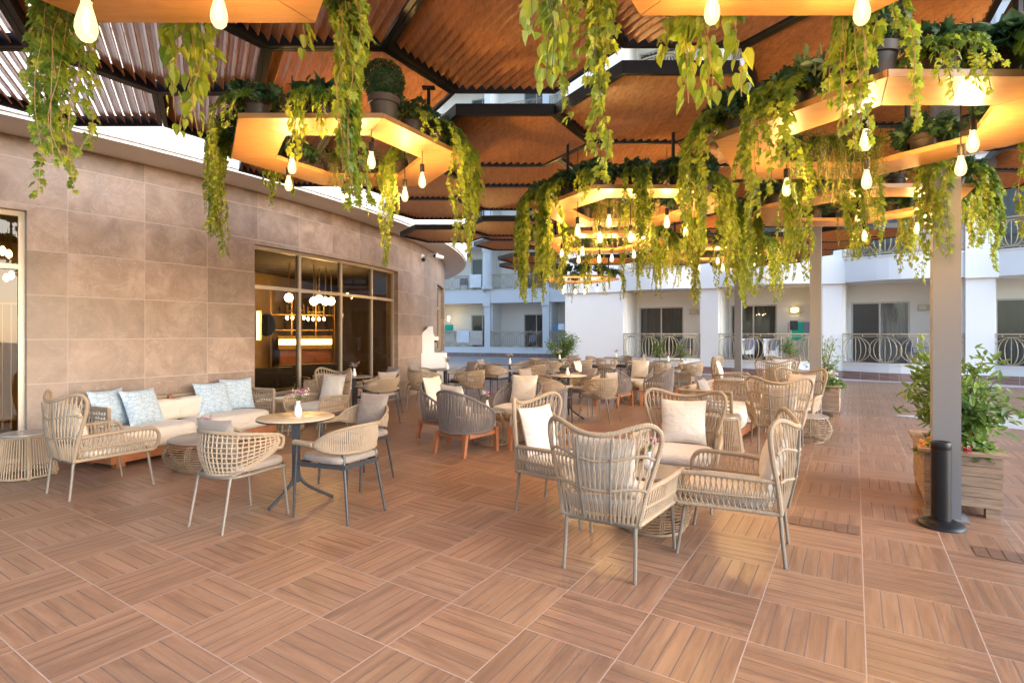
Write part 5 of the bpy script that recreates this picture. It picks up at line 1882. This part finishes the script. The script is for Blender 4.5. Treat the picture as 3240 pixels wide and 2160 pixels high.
def geranium(label, loc, r, n, seed, fl='redp', nf=6, leafmat='shrub'):
    rng = np.random.default_rng(seed)
    t = thing("flowering_geranium", label, "flowers", loc, 0, "flowers in the planter boxes")
    lv, pe, st = Leaves(), MB(), MB()
    h = norm(rng.normal(0, 1, (n, 3))); h[:, 2] = np.abs(h[:, 2])
    p = h * (r * rng.uniform(.5, 1.0, n) ** .5)[:, None] * P3(1, 1, .9)
    lv.add(p, h * P3(1, 1, .2) + rng.normal(0, .4, h.shape), h * .5 + P3(0, 0, 1) + rng.normal(0, .3, h.shape), rng.uniform(.045, .085, n))
    for k in range(8):
        a = rng.uniform(0, 2 * pi); st.tube([(0, 0, 0), (r * .6 * cos(a), r * .6 * sin(a), r * .5)], .004, 4)
    for k in range(nf):
        hh = norm(rng.normal(0, 1, (1, 3)))[0]; hh[2] = abs(hh[2]) * .8 + .3
        c_ = hh * r * 1.02
        for q in range(14):
            o = c_ + rng.normal(0, .017, 3)
            pe.lathe([(.001, -.006), (.013, 0), (.006, .008)], 5, o)
    lv.build("foliage", 'heart', MT[leafmat], t); pe.build("blossoms", MT[fl], t); st.build("stems", MT['bark'], t)
    return t

def lb(B0, x, y, z):
    return (B0[0] + E1[0] * x + E2[0] * y, B0[1] + E1[1] * x + E2[1] * y, z)
B = (3.485, 4.565)
slat_box("weathered wooden planter box behind the nearest grey post", B, .50, .98)
shrub("glossy_shrub", "bushy glossy-leaved shrub behind the nearest grey post", lb(B, .30, .50, .45), .37, .36, .42, 1250, .105, 'broad', 'shrub', 71, 30)
geranium("red geranium under the glossy shrub at the right", lb(B, .34, .20, .45), .20, 130, 72, 'redp', 5)
geranium("orange flowers at the left corner of the nearest planter box", lb(B, .08, .16, .46), .10, 60, 73, 'orangep', 10)
B = (5.37, 9.86)
slat_box("reddish wooden planter box behind the second grey post", B, .52, .95, .53)
shrub("variegated_shrub", "pale variegated shrub standing right of the second grey post", lb(B, .28, .55, .48), .27, .27, .37, 520, .075, 'lance', 'variegated', 74, 16, base=.15)
geranium("white geranium under the variegated shrub by the second post", lb(B, .33, .22, .48), .26, 200, 75, 'whitep', 9)
B = (8.1, 14.6)
slat_box("small far planter box by the facade right of the second post", B, .5, .5, .45)
geranium("pink geranium in the small far box by the facade", lb(B, .25, .25, .42), .26, 160, 76, 'redp', 4)
B = (7.0, 14.2)
slat_box("far planter box just left of the second grey post", B, .5, .6, .45)
shrub("clipped_tree", "small standard tree in the far box left of the second post", lb(B, .25, .3, .42), .26, .26, .26, 420, .07, 'lance', 'shrub', 77, 14, trunk=.50, base=-.1)
geranium("pale pink geranium under the small standard tree", lb(B, .25, .2, .42), .25, 150, 78, 'pinkp', 7)
B = (4.05, 16.35)
slat_box("far planter box under the two clipped trees", B, 1.35, .45, .42)
shrub("clipped_tree", "left one of two clipped trees before the gold railing", lb(B, .35, .22, .38), .23, .23, .36, 520, .06, 'lance', 'shrub', 79, 16, trunk=.36, base=-.1)
shrub("clipped_tree", "right one of two clipped trees, airier, before the gold railing", lb(B, .98, .22, .38), .30, .25, .30, 380, .06, 'lance', 'shrub', 80, 14, trunk=.36, base=-.1)
geranium("magenta geranium at the foot of the left clipped tree", lb(B, .22, .2, .38), .22, 130, 81, 'magenta', 7)
geranium("magenta geranium at the foot of the right clipped tree", lb(B, 1.1, .2, .38), .20, 110, 82, 'magenta', 5)
B = (1.25, 18.2)
slat_box("far planter box under the big oleander", B, .7, .6, .45)
shrub("oleander_shrub", "loose oleander shrub before the blank white wall", lb(B, .35, .3, .40), .55, .45, .50, 1500, .10, 'lance', 'shrub', 83, 30, base=.12)
geranium("pale flowers at the foot of the oleander", lb(B, .5, .15, .40), .30, 180, 84, 'whitep', 5)

# ------------------------------------------------------------------ things on the balconies
def balcony_chair():
    t = thing("balcony_chair", "", "chair")
    m = MB()
    for sx in (-.24, .24):
        m.tube([(sx, .22, 0), (sx, .22, .60), (sx, -.20, .60)], .013, 5); m.tube([(sx, -.18, .0), (sx, -.20, .45), (sx, -.27, .88)], .013, 5)
    m.tube([(-.24, .22, .42), (.24, .22, .42)], .012, 5)
    m.build("frame", MT['taupe'], t)
    MB().box(-.23, .23, -.20, .22, .42, .435).build("seat", MT['mesh_grey'], t)
    m = MB(); m.add([(-.23, -.205, .47), (.23, -.205, .47), (.23, -.268, .87), (-.23, -.268, .87), (-.23, -.22, .47), (.23, -.22, .47), (.23, -.283, .87), (-.23, -.283, .87)],
                    [(0, 1, 2, 3), (7, 6, 5, 4), (0, 4, 5, 1), (1, 5, 6, 2), (2, 6, 7, 3), (3, 7, 4, 0)])
    m.build("backrest", MT['mesh_grey'], t)
    return t
def towel_on(w, l, mat, thick=.012):
    """a towel folded over a rail along x"""
    def f():
        n = 12
        X = np.linspace(-w / 2, w / 2, n)
        prof = [(-.05, -l), (-.045, -l * .5), (-.036, -.02), (0, .012), (.036, -.02), (.045, -l * .5), (.05, -l * .8)]
        P = np.array([[(x, y + .010 * sin(x * 23 + zz * 5), zz) for x in X] for y, zz in prof])
        mb = MB(); mb.grid(P); mb.grid((P + P3(0, 0, 0))[::-1] * P3(1, .8, 1) - P3(0, 0, thick * .6))
        return mb.build("towel", MT[mat], None, 'all')
    return f
def bchair(u, v, Y, d, lab, z=.45):
    place('balcony_chair', balcony_chair, px(u, Y), Y, z, facing(d), lab, "chair", "balcony chairs")
bchair(2906, 0, 17.9, (.3, -.95), "grey sling chair on the balcony left of the nearest post", .40)
bchair(2365, 0, 19.6, (-.2, .98), "balcony chair under the left of two white towels", .40)
bchair(2440, 0, 19.3, (-.2, .98), "balcony chair under the right of two white towels", .40)
bchair(2168, 0, 21.0, (-.4, -.9), "grey balcony chair behind the right clipped tree", .40)
bchair(1682, 0, 32.2, (-.4, -.9), "balcony chair on the left wing's ground floor before its door", .49)
bchair(1468, 0, 34.6, (.1, -.99), "balcony chair on the left wing's upper floor beside the white towel", 4.14)
bchair(1690, 0, 32.0, (.2, -.99), "balcony chair on the left wing's upper floor beside the hanging ivy", 4.14)
def towel(u, Y, z, w, l, mat, rz, lab):
    place('towel' + mat + str(w), towel_on(w, l, mat), px(u, Y), Y, z, rz, lab, "towel", "towels on the balconies")
lwrz = atan2(-3.3, 8.5)
towel(1420, 34.25, 1.60, .90, .62, 'towel_sand', lwrz, "sand coloured towel at the left end of the left wing's railing")
towel(1466, 33.8, 1.60, .85, .72, 'towel_white', lwrz, "white towel in the middle of the left wing's ground floor railing")
towel(1507, 33.4, 1.60, .84, .86, 'towel_sand', lwrz, "sand coloured towel right of the white one on the left wing's railing")
towel(1505, 33.5, 5.09, .78, .80, 'towel_white', lwrz, "white towel on the left wing's upper railing by the fluted column")
towel(2363, 19.42, 1.28, .50, .55, 'towel_white', 0, "white towel over the left balcony chair in the lamp-lit bay")
towel(2438, 19.12, 1.28, .52, .62, 'towel_white', 0, "white towel over the right balcony chair in the lamp-lit bay")
def rack():
    t = thing("drying_rack", "folding clothes rack with drying laundry in the lamp-lit balcony", "rack", (px(2530, 18.75), 18.75, .40), -.4)
    m = MB()
    for y in (-.2, .2):
        for x in (-.35, .35): m.tube([(x, y * 1.2, 0), (x, y * .4, 1.45)], .012, 5)
    for y in (-.08, 0, .08): m.tube([(-.38, y, 1.44), (.38, y, 1.44)], .008, 5)
    m.build("frame", MT['white_alu'], t)
    return t
rack()
towel(2527, 18.66, 1.86, .42, .62, 'towel_green', -.4, "bright green towel on the clothes rack of the lamp-lit balcony")
towel(2512, 18.60, 1.90, .24, .30, 'cloth_black', -.4, "black garment over the green towel on the clothes rack")
towel(2552, 18.55, 1.86, .20, .42, 'mesh_grey', -.4, "grey garment at the right end of the clothes rack")
towel(1421, 33.6, 1.98, .55, .36, 'towel_green', lwrz, "green towel on a rack at the far left balcony")
towel(1763, 31.6, 1.98, .50, .36, 'towel_blue', lwrz, "blue towel on a rack behind the oleander")
towel(1776, 31.4, 2.0, .36, .34, 'towel_white', lwrz, "pale towel beside the blue one behind the oleander")
